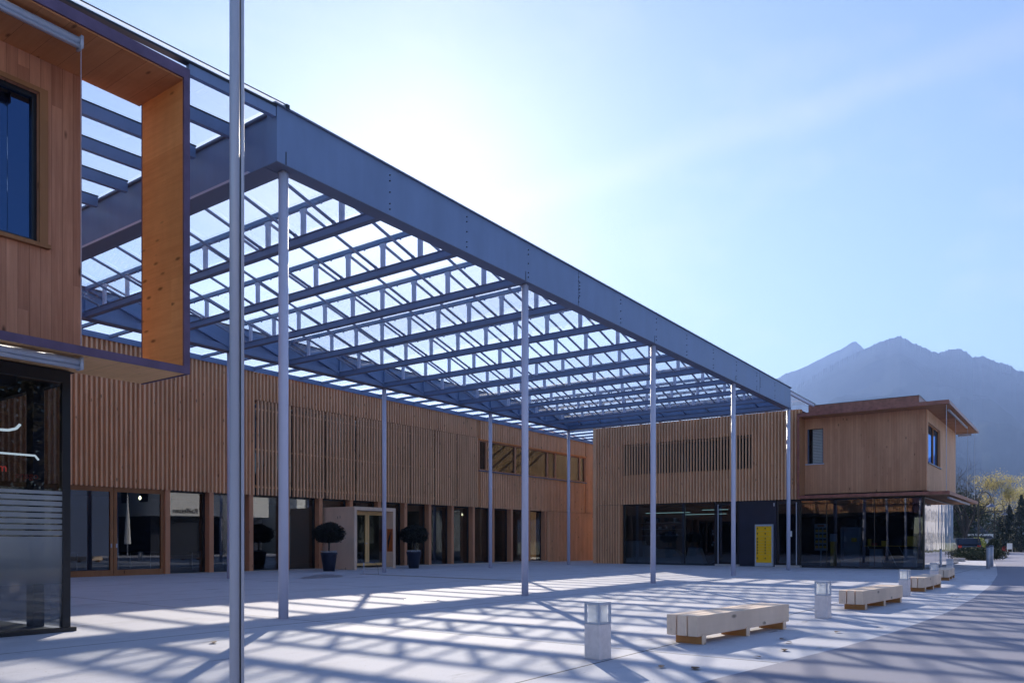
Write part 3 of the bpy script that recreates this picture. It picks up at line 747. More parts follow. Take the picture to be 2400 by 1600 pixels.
for k in range(3):
    t = 2.1*k; m.tube((38.6,15.2,.2),(38.6+.25*math.cos(t),15.2+.25*math.sin(t),.09),.02)
m.build('foot', M['alu'], ds)
for k in range(14):
    t = k*2.4; z = .9+.07*k
    m = MB(); m.box(38.6+.16*math.cos(t)-.04,38.6+.16*math.cos(t)+.04,15.2+.16*math.sin(t)-.04,15.2+.16*math.sin(t)+.04,z,z+.1)
    m.build('card', M[['red','white','navy','grey'][k%4]], ds)
pb = thing('poster_board', 'grey board with rows of small yellow cards under an orange header on a post', 'board', (38.3,9.95,.07))
m = MB(); m.box(38.3,38.34,9.66,10.24,.78,2.02); m.build('board', M['grey'], pb)
m = MB(); m.box(38.285,38.3,9.8,10.1,1.88,1.98); m.build('header', M['orange'], pb)
for r in range(4):
    for c in range(3):
        m = MB(); m.box(38.287,38.3,9.71+.18*c,9.84+.18*c,.88+.25*r,1.0+.25*r); m.cur = 1; m.box(38.287,38.3,9.71+.18*c,9.84+.18*c,1.0+.25*r,1.07+.25*r)
        m.build('card', [M['yellow'], M['navy']], pb)
m = MB(); m.tube((38.32,9.95,.07),(38.32,9.95,.78),.03); m.build('post', M['grey'], pb)
pm = thing('pillar_box', 'tall yellow and grey pillar box beside the poster board', 'mailbox', (38.3,9.4,.07))
m = MB(); m.box(38.2,38.45,9.28,9.5,.07,1.2); m.build('body', M['yellow'], pm)
m = MB(); m.box(38.18,38.47,9.26,9.52,1.2,1.55); m.build('head', M['grey'], pm)
cb = thing('glass_cabinet', 'tall display cabinet with oval sign and leaflets right of the yellow pillar box', 'cabinet', (38.4,8.7,.07))
m = MB(); m.box(38.4,38.9,8.30,8.34,.07,1.85); m.box(38.4,38.9,9.06,9.10,.07,1.85); m.box(38.4,38.9,8.34,9.06,1.81,1.85); m.box(38.4,38.9,8.34,9.06,.07,.3); m.box(38.86,38.9,8.34,9.06,.3,1.81); m.build('case', M['grey'], cb)
for z in (.75,1.15):
    m = MB(); m.box(38.42,38.86,8.34,9.06,z,z+.02); m.build('shelf_board', M['grey'], cb)
m = MB(); m.prism([(38.4,8.7+.15*math.cos(t*.3927),1.65+.08*math.sin(t*.3927)) for t in range(16)], (.02,0,0)); m.build('sign', M['grey'], cb)
m = MB(); m.prism([(38.45,8.95,1.18),(38.45,8.83,1.18),(38.5,8.9,1.45),(38.5,9.0,1.45)], (.02,0,0)); m.build('leaflet', M['white'], cb)
m = MB(); m.box(38.45,38.5,8.42,8.65,1.18,1.36); m.build('leaflet', M['yellow'], cb)
ws = thing('wall_shelf', 'long yellow shelf board on white cabinets inside the corner shopfront', 'shelf', (38.6,7.2,.07))
m = MB(); m.box(38.5,39.0,5.95,8.1,.98,1.01); m.build('shelf_board', M['yellow'], ws)
for a, b in ((7.4,7.9),(6.0,6.5)):
    m = MB(); m.box(38.6,39.0,a,b,.07,.85); m.build('cabinet', M['grey'], ws)
m = MB()
for a in (8.0,7.2,6.7): m.tube((38.75,a,.98),(38.75,a-.4,.1),.012,.012,6)
m.build('strut', M['alu'], ws)
for nm, a, b, hh, mt, lab in (('yellow',7.85,7.98,.3,'yellow','narrow yellow box at the left end of the yellow shelf'),('red',7.6,7.8,.12,'red','flat red box beside the narrow yellow box on the shelf'),('ylw',7.15,7.4,.22,'yellow','wide yellow box at the middle of the yellow shelf'),('navy',6.55,6.9,.35,'navy','dark blue box on the yellow shelf behind the corner glass'),('pale',6.0,6.35,.42,'yellow','tall yellow box at the right end of the yellow shelf')):
    m = MB(); m.box(38.6,38.85,a,b,1.01,1.01+hh); tag(m.build('parcel_box', M[mt]), lab, 'box', 'boxes on the yellow shelf')

# ------------------------------------------------------------------ corner building (left)
cor = thing('corner_building', 'timber building at left with projecting upper box, orange frame panel and black framed corner glazing', 'building', (2, 12, 0))
YG = 10.95
for a, b in ((1.2,4.945),(-2.6,1.18),(-6.4,-2.62)):
    p = MB(); p.quad((a,YG,.06),(b,YG,.06),(b,YG,3.3),(a,YG,3.3)); p.build('shop_pane', M['glass_front'], cor)
    p = MB(); p.quad((a,YG-.006,.06),(b,YG-.006,.06),(b,YG-.006,1.86),(a,YG-.006,1.86)); p.build('film', M['frost'], cor)
m = MB(); m.box(4.945,5.045,10.93,11.02,.0,3.46); m.build('corner_post', M['black'], cor)
m = MB(); m.box(-6.4,4.945,10.93,11.02,3.30,3.46); m.build('top_rail', M['black'], cor)
m = MB(); m.box(-6.4,5.1,10.88,11.0,-.02,.06); m.build('plinth', M['black'], cor)
for a, b in ((11.08,14.5),(14.55,18.),(18.05,21.5),(21.55,24.8)):
    p = MB(); p.quad((5.0,a,.06),(5.0,b,.06),(5.0,b,3.3),(5.0,a,3.3)); p.build('shop_pane', M['glass_clear'], cor)
m = MB(); m.box(4.96,5.06,11.06,24.9,3.3,3.46)
for y in (14.5,18.0,21.5): m.box(4.98,5.04,y,y+.05,.05,3.3)
m.build('side_frame', M['black'], cor)
m = MB(); m.box(4.78,4.92,11.4,11.6,.05,3.3); m.build('interior_column', M['navy'], cor)
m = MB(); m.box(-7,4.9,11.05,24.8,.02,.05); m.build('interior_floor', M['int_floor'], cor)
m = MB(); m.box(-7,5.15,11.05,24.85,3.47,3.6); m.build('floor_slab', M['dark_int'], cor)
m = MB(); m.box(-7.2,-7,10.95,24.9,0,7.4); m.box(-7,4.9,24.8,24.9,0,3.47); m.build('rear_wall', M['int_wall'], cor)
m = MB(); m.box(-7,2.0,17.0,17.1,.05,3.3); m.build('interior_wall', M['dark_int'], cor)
m = MB()
m.box(4.66,5.2,YG,YG+.25,3.56,7.45); m.box(-6.5,1.4,YG,YG+.25,3.56,7.45); m.box(1.4,4.66,YG,YG+.25,3.56,5.06); m.box(1.4,4.66,YG,YG+.25,7.0,7.45)
m.build('wall', M['board_x'], cor)
m = MB(); m.box(5.0,5.13,YG+.25,24.85,3.6,7.42); battens_y(m,YG+.25,24.85,3.56,7.42,5.13,5.2); m.build('side_wall', M['batten_y'], cor)
m = MB(); m.box(1.4,4.66,YG+.25,YG+.9,3.6,7.4); m.build('interior_wall', M['dark_int'], cor)
f = MB(); f.box(4.60,4.66,YG+.06,YG+.14,5.06,7.0); f.box(1.4,1.54,YG+.06,YG+.14,5.06,7.0); f.box(1.54,4.60,YG+.06,YG+.14,6.94,7.0); f.box(1.54,4.60,YG+.06,YG+.14,5.06,5.11)
w = f.build('window', M['black'], cor)
p = MB(); p.quad((1.54,YG+.1,5.11),(4.60,YG+.1,5.11),(4.60,YG+.1,6.94),(1.54,YG+.1,6.94)); p.build('pane', M['glass_blue'], w)
p = MB(); p.box(4.66,4.76,YG-.03,YG+.0,5.0,7.06); p.box(1.3,4.66,YG-.03,YG+.0,7.0,7.06); p.build('trim', M['frame_wood'], w)
p = MB(); p.box(1.3,4.78,YG-.07,YG+.0,5.0,5.05); p.build('sill', M['frame_wood'], w)
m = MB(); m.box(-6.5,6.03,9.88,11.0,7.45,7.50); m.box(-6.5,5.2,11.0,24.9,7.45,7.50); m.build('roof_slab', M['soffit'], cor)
m = MB(); m.box(-6.5,6.11,9.85,9.88,7.47,7.615); m.box(6.08,6.11,9.88,11.0,7.47,7.60); m.box(-6.5,6.08,9.88,11.0,7.50,7.59); m.box(-6.5,5.2,11.0,24.9,7.50,7.55); m.build('roof_edge', M['copper_dark'], cor)
m = MB(); m.box(6.03,6.08,9.88,10.92,3.57,7.45); m.build('frame_panel', M['panel'], cor)
m = MB(); m.box(6.02,6.11,9.85,9.88,3.57,7.47); m.box(6.08,6.11,9.88,10.94,3.57,7.47); m.box(6.025,6.08,10.92,10.94,3.57,7.45); m.build('panel_edge', M['copper_dark'], cor)
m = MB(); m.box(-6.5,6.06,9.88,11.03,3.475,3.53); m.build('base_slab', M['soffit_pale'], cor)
m = MB(); m.box(-6.5,6.11,9.85,9.88,3.47,3.57); m.box(6.08,6.11,9.88,11.05,3.47,3.57); m.box(-6.5,6.08,9.88,10.94,3.53,3.565); m.build('base_edge', M['copper_dark'], cor)
m = MB(); m.prism([(5.95,9.95,3.566),(6.03,9.95,3.566),(6.03,10.9,3.62),(5.95,10.9,3.60)], (0,0,.012)); m.build('flashing', M['copper'], cor)
for z in (7.345, 3.40):
    m = MB(); m.tube((-3,10.02,z),(4.72,10.02,z),.055,.055,14); m.box(-3,4.73,9.97,10.03,z-.085,z-.05); m.box(4.72,4.75,9.95,10.09,z-.09,z+.06)
    m.build('awning_cassette', [M['alu']], cor, smooth=True)
m = MB(); m.tube((4.74,10.0,3.56),(4.74,10.0,7.3),.0035,.0035,5); m.build('guide_wire', M['alu'], cor)
rl = thing('ring_lamp', 'curved white fluorescent tube hanging inside the left corner glazing', 'lamp', (3.2,12.4,3.0))
m = MB(); m.path([(2.7,11.2,2.60),(3.9,11.2,2.61),(4.4,11.2,2.63),(4.49,11.2,2.66),(4.54,11.2,2.72)], .017, 8); m.build('tube', M['ring'], rl)
m = MB(); m.tube((3.9,11.2,2.61),(3.9,11.2,3.46),.004); m.build('cord', M['alu'], rl)
r2 = thing('ring_lamp', 'lower white tube lamp above the red lettering in the left corner glazing', 'lamp', (4.0,12.1,2.4))
m = MB(); m.path([(3.0,11.2,2.33),(4.72,11.2,2.33),(4.77,11.22,2.28)], .013, 8); m.build('tube', M['ring'], r2)
sg = thing('window_lettering', 'red letters um on the inside of the left corner glazing', 'sign', (4.2,10.99,2.05))
text_mesh('letters', 'um', .145, M['red_print'], Matrix.Translation((4.195,10.942,2.075)) @ Matrix.Rotation(R(90),4,'X'), sg, .002)
n = N('red_dim'); M['red_dim'] = n.end(n.bsdf((.4,.05,.03), .5))
text_mesh('letters', 'ensgo', .12, M['red_dim'], Matrix.Translation((4.60,11.15,2.02)) @ Matrix.Rotation(R(90),4,'X'), sg, .002)

# ------------------------------------------------------------------ flagpole
fp = thing('flagpole', 'tall pale aluminium pole with dark groove in the foreground left of the first canopy column', 'pole', (3.60,5.19,0))
m = MB(); m.lathe([(.036,-.01),(.036,9.2)], (3.588,5.195), 20); m.build('pole', M['alu'], fp, smooth=True)
d = Vector((.587,-.81,0))
c = Vector((3.60,5.19,0))+d*.048
m = MB(); m.lathe([(.012,.1),(.012,9.1)], (c.x,c.y), 12); m.build('halyard_rail', M['alu'], fp, smooth=True)
c2_ = Vector((3.60,5.19,0))+d*.026+Vector((.02,.03,0))
m = MB(); m.lathe([(.014,.1),(.014,9.1)], (c2_.x,c2_.y), 8); m.build('groove', M['black'], fp)

# ------------------------------------------------------------------ benches
def bench():
    t = thing('bench', 'long pale timber bench of three thick beams nearest the camera', 'bench', (8.655,3.82,0), R(-7.3), 'timber benches along the road edge')
    for k in range(3):
        m = MB(); y = -.205+.1425*k
        m.box(0,2.47,y,y+.125,.095,.335)
        m.build('beam', M['bench'], t, local=True, bev=.007)
    for x in (.1,1.2,2.27):
        m = MB(); m.box(x,x+.07,-.215,.14,0,.097); m.cur = 1; m.box(x-.003,x+.073,-.222,-.208,.0,.12); m.build('support', [M['bench_leg'], M['bench']], t, local=True)
    return t
b0 = bench()
dup(b0,(14.72,3.32,0),R(-5.0),'pale timber bench second from the camera, between the second and third lantern bollards')
dup(b0,(20.9,3.28,0),R(-1.0),'pale timber bench third from the camera, left end beside the third lantern bollard')
dup(b0,(27.35,3.55,0),R(3.0),'farthest pale timber bench, standing right of the fourth lantern bollard')

# ------------------------------------------------------------------ lantern bollards
def bollard():
    t = thing('bollard_light', 'square concrete bollard light with glass lantern nearest the camera', 'bollard light', (7.085,4.05,0), R(-9), 'lantern bollards along the road edge')
    m = MB(); w = .098
    m.box(-w,w,-w,w,0,.355); m.build('body', M['bollard'], t, local=True, bev=.006)
    m = MB(); m.prism([(-w,-w,.357),(w,-w,.357),(w,w,.357),(-w,w,.357)], (0,0,.016))
    for sx in (-1,1):
        for sy in (-1,1): m.box(sx*w-(.022 if sx>0 else 0),sx*w+(.022 if sx<0 else 0),sy*w-(.022 if sy>0 else 0),sy*w+(.022 if sy<0 else 0),.373,.565)
    m.box(-w,w,-w,-w+.022,.555,.58); m.box(-w,w,w-.022,w,.555,.58); m.box(-w,-w+.022,-w+.022,w-.022,.555,.58); m.box(w-.022,w,-w+.022,w-.022,.555,.58)
    m.box(-w+.02,w-.02,-w+.02,w-.02,.572,.578)
    m.build('lantern_frame', M['grey'], t, local=True)
    m = MB(); q = w-.026
    m.box(-q,q,-q,-q+.004,.375,.555); m.box(-q,q,q-.004,q,.375,.555); m.box(-q,-q+.004,-q+.004,q-.004,.375,.555); m.box(q-.004,q,-q+.004,q-.004,.375,.555)
    m.build('lantern_glass', M['milk'], t, local=True)
    return t
bo = bollard()
for x, y, lab in ((12.9,3.32,'square concrete bollard light standing left of the second bench'),(19.15,3.2,'square concrete bollard light standing between the second and third benches'),(25.6,3.5,'square concrete bollard light standing between the third and farthest benches'),(31.8,3.85,'farthest square concrete bollard light, behind the farthest bench')):
    dup(bo,(x,y,0),R(-4),lab)

# steel posts by the road
def sbollard(x, y, h, lab, r=.055):
    t = thing('steel_bollard', lab, 'bollard', (x,y,0), 0, 'round steel bollards by the far pavement')
    m = MB(); m.lathe([(r,0),(r,h)], (0,0), 16); m.build('post', M['alu'], t, local=True, smooth=True)
    m = MB(); m.lathe([(r+.006,h-.02),(r+.006,h+.01),(r*.6,h+.035)], (0,0), 16); m.build('cap', M['alu_dark'], t, local=True)
sbollard(40.3,3.4,.95,'round steel bollard by the road edge, darker left one of the pair', .08)
sbollard(43.6,3.55,.98,'round steel bollard by the road edge, brighter right one of the pair', .09)
sbollard(38.0,4.95,.85,'thin steel bollard beside the corner glass of the right building', .045)

# ------------------------------------------------------------------ potted trees, water spout
def potted(x, y, lab, seed):
    rng = random.Random(seed); g = gz(x,y)
    t = thing('potted_tree', lab, 'potted tree', (x,y,g), 0, 'clipped trees in pots beside the hall entrance')
    m = MB(); m.lathe([(.21,0),(.30,.62),(.315,.64),(.315,.70),(.27,.70),(.27,.64)], (0,0), 28); m.build('pot', M['pot'], t, local=True, smooth=True)
    m = MB()
    for k in range(160):
        a = rng.random()*6.28; r = .29*math.sqrt(rng.random()); m.leaf((r*math.cos(a), r*math.sin(a), .69+.07*rng.random()), .07, rng)
    m.build('underplanting', M['grey'], t, local=True)
    m = MB(); m.tube((0,0,.6),(.01,0,1.15),.035,.03,8)
    for k in range(9):
        a = k*.7; m.tube((.01,0,1.1),(.3*math.cos(a),.3*math.sin(a),1.35+.05*(k%3)),.015,.006,5)
    m.build('trunk', M['bark'], t, local=True)
    m = MB()
    for k in range(9000):
        u = Vector((rng.gauss(0,1),rng.gauss(0,1),rng.gauss(0,1))).normalized()
        r = (.35+.65*rng.random()**.35)*(1+.10*math.sin(5*u.x+seed)*math.cos(4*u.y)+.05*math.sin(11*u.z+7*u.y))
        if rng.random() < .03: r *= 1.08
        p = (u.x*.56*r, u.y*.56*r, 1.42+u.z*.41*r)
        if p[2] < 1.08: continue
        m.leaf(p, .065, rng)
    for k in range(40):
        u = Vector((rng.gauss(0,1),rng.gauss(0,1),rng.gauss(0,.8))).normalized()
        p = Vector((u.x*.56,u.y*.56,1.42+u.z*.41)); q = p+u*(.03+.07*rng.random())
        m.tube(p*.97, q, .004, .002, 3, False)
        for i in range(3): m.leaf(q-u*.02*i, .05, rng)
    m.build('crown', M['leaf_dark'], t, local=True)
potted(20.05,23.1,'clipped round tree in dark blue pot left of the hall entrance portal',1)
potted(24.55,22.95,'clipped round tree in dark blue pot right of the hall entrance portal',2)
wsp = thing('water_spout', 'small steel water spout with falling water in front of the entrance portal', 'fountain', (18.9,20.0,.06))
m = MB(); m.tube((18.9,20.0,.05),(18.9,20.0,.47),.02); m.build('post', M['alu'], wsp)
m = MB(); m.tube((18.9,20.0,.47),(19.12,19.7,.47),.012); m.build('spout', M['alu_dark'], wsp)
m = MB(); m.path([(19.12,19.7,.46),(19.16,19.65,.42),(19.19,19.61,.30),(19.2,19.6,.07)], .008, 6); m.build('water_jet', M['glass_clear'], wsp)
ch = thing('drain_channel', 'dark narrow drain channel in the paving below the water spout', 'drain', (19.5,18,.05))
m = MB(); m.box(19.1,19.28,13.6,20.4,.025,.082-.0); m.v = [(x,y,gz(x,y)+(.006 if z > .05 else -.02)) for x,y,z in m.v]; m.build('grating', M['black'], ch)
m = MB(); m.box(19.06,19.1,13.6,20.4,.0,.1); m.box(19.28,19.32,13.6,20.4,.0,.1); m.v = [(x,y,gz(x,y)+(.008 if z > .05 else -.02)) for x,y,z in m.v]; m.build('edge_rail', M['concrete'], ch)
mh = thing('manhole_cover', 'round smooth manhole cover in the paving left of the second front column', 'manhole cover', (12.0,11.0,gz(12,11)))
m = MB(); m.lathe([(.34,-.02),(.34,.007),(.30,.009)], (0,0), 32); m.build('cover', M['alu'], mh, local=True)
m = MB(); m.lathe([(.38,-.02),(.38,.005),(.345,.005)], (0,0), 32); m.build('rim', M['concrete'], mh, local=True)

mb = MB(); rr_ = random.Random(2); pts = []
for k in range(28):
    a = k*6.2832/28; q = 1+.18*math.sin(3*a)+.1*math.sin(7*a+1); u_, v_ = 1.5*math.cos(a)*q, .55*math.sin(a)*q
    X_ = 17.1+u_*.81-v_*.587; Y_ = 20.0+u_*.587+v_*.81; pts.append((X_, Y_, gz(X_,Y_)+.004))
mb.add(pts, [tuple(range(28))]); M['wet'] = plain('wet_paving', (.27,.275,.335), .4, 0, .3, 3)
struct(mb.build('puddle', M['wet']))
rng = random.Random(12)
spots = [(9.7,3.05),(9.55,2.85),(9.0,2.75),(10.2,2.9),(7.9,2.9),(8.3,2.72),(5.9,4.4),(6.6,3.6),(7.3,3.1),(5.4,8.6),(11.3,2.6),(12.4,2.3)]
spots = [(9.75,2.98),(9.45,2.83),(8.75,2.66),(8.05,2.72),(10.9,2.62),(7.0,2.95),(6.9,3.25),(5.45,8.3)]
labs = ['dry brown leaf lying in the bench shadow, far one','curled brown leaf standing in the bench shadow','dry brown leaf at the lower edge of the bench shadow','small brown leaf on the paving below the first bench','brown leaf near the paving edge right of the bench shadow','tiny brown leaf on the sunny paving right of the first lantern bollard','tiny brown leaf close to the first lantern bollard','brown leaf on the shaded paving beside the black corner post']
for (x, y), lab in zip(spots, labs):
    m = MB(); a = rng.random()*6.28; L = .05+.03*rng.random()
    ca, sa = math.cos(a), math.sin(a); pts = []
    for u, w_ in ((-1,.0),(-.5,.5),(.2,.55),(.7,.3),(1,.0)):
        for s_ in (-1,1): pts.append((x+ca*u*L-sa*w_*s_*L, y+sa*u*L+ca*w_*s_*L, .011+abs(w_)*.016+.006*rng.random()))
    m.add(pts, [(0,2,3,1),(2,4,5,3),(4,6,7,5),(6,8,9,7)])
    tag(m.build('fallen_leaf', M['leaf_brown']), lab, 'leaf', 'fallen leaves on the paving')

# ------------------------------------------------------------------ trees and background right
def grow(mb, p, d, L, r, depth, rng, tips, spread=.6, ratio=.72, nb=(2,3), up=.15):
    segs = 3; q = Vector(p); dd = Vector(d).normalized()
    for s_ in range(segs):
        nd = (dd + Vector((rng.gauss(0,1),rng.gauss(0,1),rng.gauss(0,1)))*.14 + Vector((0,0,up*.3))).normalized()
        e = q + nd*(L/segs); r2 = r*(1-.12)
        mb.tube(q, e, r, r2, 6 if r > .03 else 3, False); q = e; dd = nd; r = r2
        if depth > 0 and s_ > 0 and rng.random() < .6:
            a = Vector((rng.gauss(0,1),rng.gauss(0,1),rng.gauss(0,.6))).normalized()
            grow(mb, q, (dd+a*spread*1.3), L*ratio*.8, r*.5, depth-1, rng, tips, spread, ratio, nb, up)
    if depth <= 0:
        tips.append(q); return
    for k in range(rng.randint(*nb)):
        a = Vector((rng.gauss(0,1),rng.gauss(0,1),rng.gauss(0,.6))).normalized()
        grow(mb, q, (dd+a*spread), L*ratio*(.8+.4*rng.random()), r*.66, depth-1, rng, tips, spread, ratio, nb, up)
def tree(name, x, y, h, lab, seed, leafmat=None, nleaf=0, lsize=.12, depth=5, spread=.6, tr=.16, cat='tree'):
    rng = random.Random(seed)
    t = thing(name, lab, cat, (x,y,-.05))
    m = MB(); m.tube((0,0,0),(0,0,h*.22),tr,tr*.8,10,False)
    tips = []; c = MB()
    for k in range(4):
        a = k*1.57+rng.random(); grow(c, (0,0,h*.2), (math.cos(a)*.45,math.sin(a)*.45,1), h*.27, tr*.55, depth-1, rng, tips, spread)
    grow(c, (0,0,h*.2), (.05,0,1), h*.30, tr*.75, depth, rng, tips, spread*.9)
    m.build('trunk', M['bark'], t, local=True)
    c.build('branches', M['bark'], t, local=True)
    if leafmat and tips:
        l = MB()
        for k in range(nleaf):
            q = rng.choice(tips); l.leaf(q+Vector((rng.gauss(0,1),rng.gauss(0,1),rng.gauss(0,1)))*.28, lsize, rng)
        l.build('crown', leafmat, t, local=True)
    return t
def at(px, dep): v = FWD*dep + RGT*((px-1200)/1847.*dep); return v.x, v.y
x,y = at(2366,100); tree('yellow_tree', x, y, 9.0, 'tall loose tree with pale yellow autumn leaves beyond the street lamps', 21, M['leaf_yellow'], 12000, .15, 5, .48, .2)
x,y = at(2262,72); tree('bare_tree', x, y, 8.2, 'dark leafless tree rising behind the right building', 33, None, 0, .1, 5, .75, .2)
x,y = at(2245,80); tree('bare_tree', x, y, 7.6, 'dark leafless tree half hidden by the upper box of the right building', 35, None, 0, .1, 5, .8, .18)
x,y = at(2455,104); tree('yellow_tree', x, y, 8.5, 'yellow autumn tree cut by the right edge of the picture', 27, M['leaf_yellow'], 5000, .16, 5, .6, .2)
x,y = at(2300,95); tree('bare_tree', x, y, 7.2, 'dark leafless tree above the roof of the pale house', 41, None, 0, .1, 5, .7, .2)
x,y = at(2225,90); tree('bare_tree', x, y, 8.4, 'tallest dark leafless tree behind the corner of the right building', 44, None, 0, .1, 5, .75, .2)
def conifer(px, dep, h, lab, seed):
    rng = random.Random(seed); x, y = at(px, dep)
    t = thing('conifer', lab, 'tree', (x,y,-.05), 0, 'dark conifers beside the far road')
    m = MB(); m.tube((0,0,0),(0,0,h*.95),.12,.02,8); m.build('trunk', M['bark'], t, local=True)
    m = MB()
    for k in range(5200):
        u = rng.random()**.7; z = h*(.03+.95*(1-u)); r = (.27*h*u+.06)*(.45+.6*rng.random())
        lay = .5+.5*math.sin(z*9); a = rng.random()*6.28; r *= .75+.35*lay
        m.leaf((r*math.cos(a), r*math.sin(a), z-.25*r), .22, rng, .8)
    m.build('crown', M['needle'], t, local=True)
conifer(2394,88,6.6,'dark conifer at the right edge, tallest of the pair',1)
conifer(2366,92,5.6,'slim dark conifer left of the tallest one, below the yellow tree',2)
conifer(2346,100,4.4,'low dark conifer behind the second street lamp',3)
def bush(name, px, dep, rx, h, lab, seed, mat, n=4200, ry=None, ls=.1):
    rng = random.Random(seed); x, y = at(px, dep); ry = ry or rx
    t = thing(name, lab, 'bush', (x,y,-.03))
    m = MB()
    for k in range(7):
        a = k*.9; m.tube((0,0,0),(rx*.5*math.cos(a),ry*.5*math.sin(a),h*.6),.03,.01,5)
    m.build('stems', M['bark'], t, local=True)
    m = MB()
    for k in range(n):
        u = Vector((rng.gauss(0,1),rng.gauss(0,1),rng.gauss(0,1))).normalized(); r = (.55+.45*rng.random()**.5)*(1+.08*math.sin(6*u.x+seed)+.06*math.sin(9*u.z))
        m.leaf((u.x*rx*r,u.y*ry*r,max(.03,h*.5+u.z*h*.5*r)), ls, rng)
    m.build('foliage', mat, t, local=True)
bush('clipped_bush', 2329, 60, .52, 1.45, 'dark dome shaped clipped bush behind the steel bollards', 5, M['leaf_hedge'], 5000)
bush('flowering_shrub', 2290, 64, .75, 1.5, 'light green shrub with yellowish leaves below the dark roof', 6, M['leaf_shrub'], 2600, None, .12)
bush('hedge', 2292, 50, .95, .85, 'low dark hedge in front of the light green shrub', 8, M['leaf_hedge'], 6000, 1.6)
bush('hedge', 2296, 56, .8, .8, 'low dark hedge beside the parked dark car', 9, M['leaf_hedge'], 5000, 1.2)
bush('hedge', 2395, 110, 3.2, 1.7, 'long dark hedge along the far road below the conifers', 10, M['leaf_hedge'], 6000, 2.5, .2)
def lamp(px, base, h, lab, k):
    dep = 1.2*1847/(base-1268); x, y = at(px, dep)
    t = thing('street_lamp', lab, 'street lamp', (x,y,0), 0, 'curved street lamps along the far road')
    d = RGT
    m = MB(); m.tube((0,0,0),(0,0,h*.86),.06,.045,10); m.tube((0,0,0),(0,0,.5),.09,.08,10); m.tube((0,0,h*.72),(0,0,h*.73),.08,.08,10); m.build('pole', M['black'], t, local=True)
    m = MB(); pts = []; rr = h*.095
    for i in range(11):
        a = math.pi*(1-i/10); pts.append(tuple(d*(rr+rr*math.cos(a)) + Vector((0,0,h*.86+rr*1.25*math.sin(a)))))
    pts.append(tuple(Vector(pts[-1])-Vector((0,0,h*.05)))); m.path(pts, .035, 8); m.build('arm', M['black'], t, local=True)
    c = Vector(pts[-1]); m = MB(); m.lathe([(.05,c.z),(.08,c.z-.05*h*.3),(.16,c.z-.12),(.33,c.z-.24),(.33,c.z-.26)], (c.x,c.y), 18); m.build('lamp_shade', M['alu_dark'], t, local=True)
    m = MB(); m.lathe([(.2,c.z-.262),(.12,c.z-.30)], (c.x,c.y), 12); m.build('lamp_glass', M['milk'], t, local=True)
lamp(2293,1306,4.95,'tall curved street lamp right beside the lower roof of the right building',1)
lamp(2331,1296,5.1,'curved street lamp in front of the yellow tree, second from the left',2)
lamp(2376,1290,4.7,'farthest curved street lamp, at the conifers',3)
hx, hy = at(2262, 84)
ho = thing('house', 'low pale house with large dark roof behind the trees at right', 'house', (hx,hy,0))
u = RGT; v = FWD
def Q(a, b, z): p = Vector((hx,hy,0))+u*a+v*b; return (p.x,p.y,z)
m = MB(); m.prism([Q(-4,0,0),Q(3,0,0),Q(3,6,0),Q(-4,6,0)], (0,0,2.0)); m.build('wall', M['white_wall'], ho)
m = MB(); m.prism([Q(-4.4,-.5,1.5),Q(-4.4,3,3.5),Q(-4.4,6.5,1.5)], tuple(u*7.2)); m.build('roof', M['roof_dark'], ho)
m = MB(); m.prism([Q(-.2,2.6,3.2),Q(.3,2.6,3.2),Q(.3,3.1,3.2),Q(-.2,3.1,3.2)], (0,0,.6)); m.build('chimney', M['white_wall'], ho)
for a in (-2.5,.6):
    m = MB(); m.prism([Q(a,-.03,.7),Q(a+1,-.03,.7),Q(a+1,-.03,1.6),Q(a,-.03,1.6)], tuple(v*.02)); m.build('window', M['navy'], ho)
def car(px, dep, rz, paint, lab):
    x, y = at(px, dep); t = thing('parked_car', lab, 'car', (x,y,0), rz, 'cars parked beside the right building')
    prof = [(-2.0,.3),(-2.05,.75),(-1.75,.95),(-1.25,1.42),(.35,1.45),(1.0,.98),(1.9,.85),(2.05,.6),(2.0,.3)]
    m = MB(); m.prism([(a,-.8,z) for a,z in prof], (0,1.6,0)); m.build('body', paint, t, local=True)
    m = MB()
    for yy in (-.81,.805): m.prism([(-1.45,yy,1.0),(-1.1,yy,1.34),(.3,yy,1.36),(.75,yy,1.0)], (0,.006,0))
    m.build('side_window', M['glass_side'], t, local=True)
    m = MB(); m.prism([(-1.80,-.65,.97),(-1.38,-.6,1.36),(-1.38,.6,1.36),(-1.80,.65,.97)], (-.012,0,.01)); m.build('rear_window', M['navy'], t, local=True)
    for a in (-1.25,1.25):
        for yy in (-.82,.62):
            m = MB(); m.tube((a,yy,.3),(a,yy+.2,.3),.3,.3,18); m.build('wheel', M['tyre'], t, local=True)
    for yy in (-.72,.5):
        m = MB(); m.box(-2.07,-1.98,yy,yy+.22,.72,.9); m.build('tail_light', M['red'], t, local=True)
car(2262,60,R(14),M['car_dark'],'dark parked car with red tail light beside the corner of the right building')
car(2228,70,R(40),M['car_blue'],'blue parked car behind the low hedge at right')
x, y = at(2367,86)
sp = thing('fence_panel', 'small white slatted panel on legs beside the far road', 'fence', (x,y,0))
m = MB()
for k in range(6): m.bar(Vector((0,0,.35))+RGT*(.1*k-.28), Vector((0,0,1.0))+RGT*(.1*k-.28), .07, .03, tuple(FWD))
m.build('slat_panel', M['white'], sp, local=True)
for s_ in (-.25,.25):
    m = MB(); m.tube(RGT*s_, RGT*s_+Vector((0,0,.4)), .02); m.build('leg', M['white'], sp, local=True)
x, y = at(2355,92)
rb = MB(); rb.box(x-.9,x+.9,y-.9,y+.2,.1,.5); rb.box(x-.7,x+.7,y-.6,y+.1,.5,.62); tag(rb.build('tarpaulin_pile', M['red']), 'flat red covered pile on the grass behind the white slatted panel', 'pile')
x, y = at(2247,47)
st = MB(); r_ = random.Random(3)
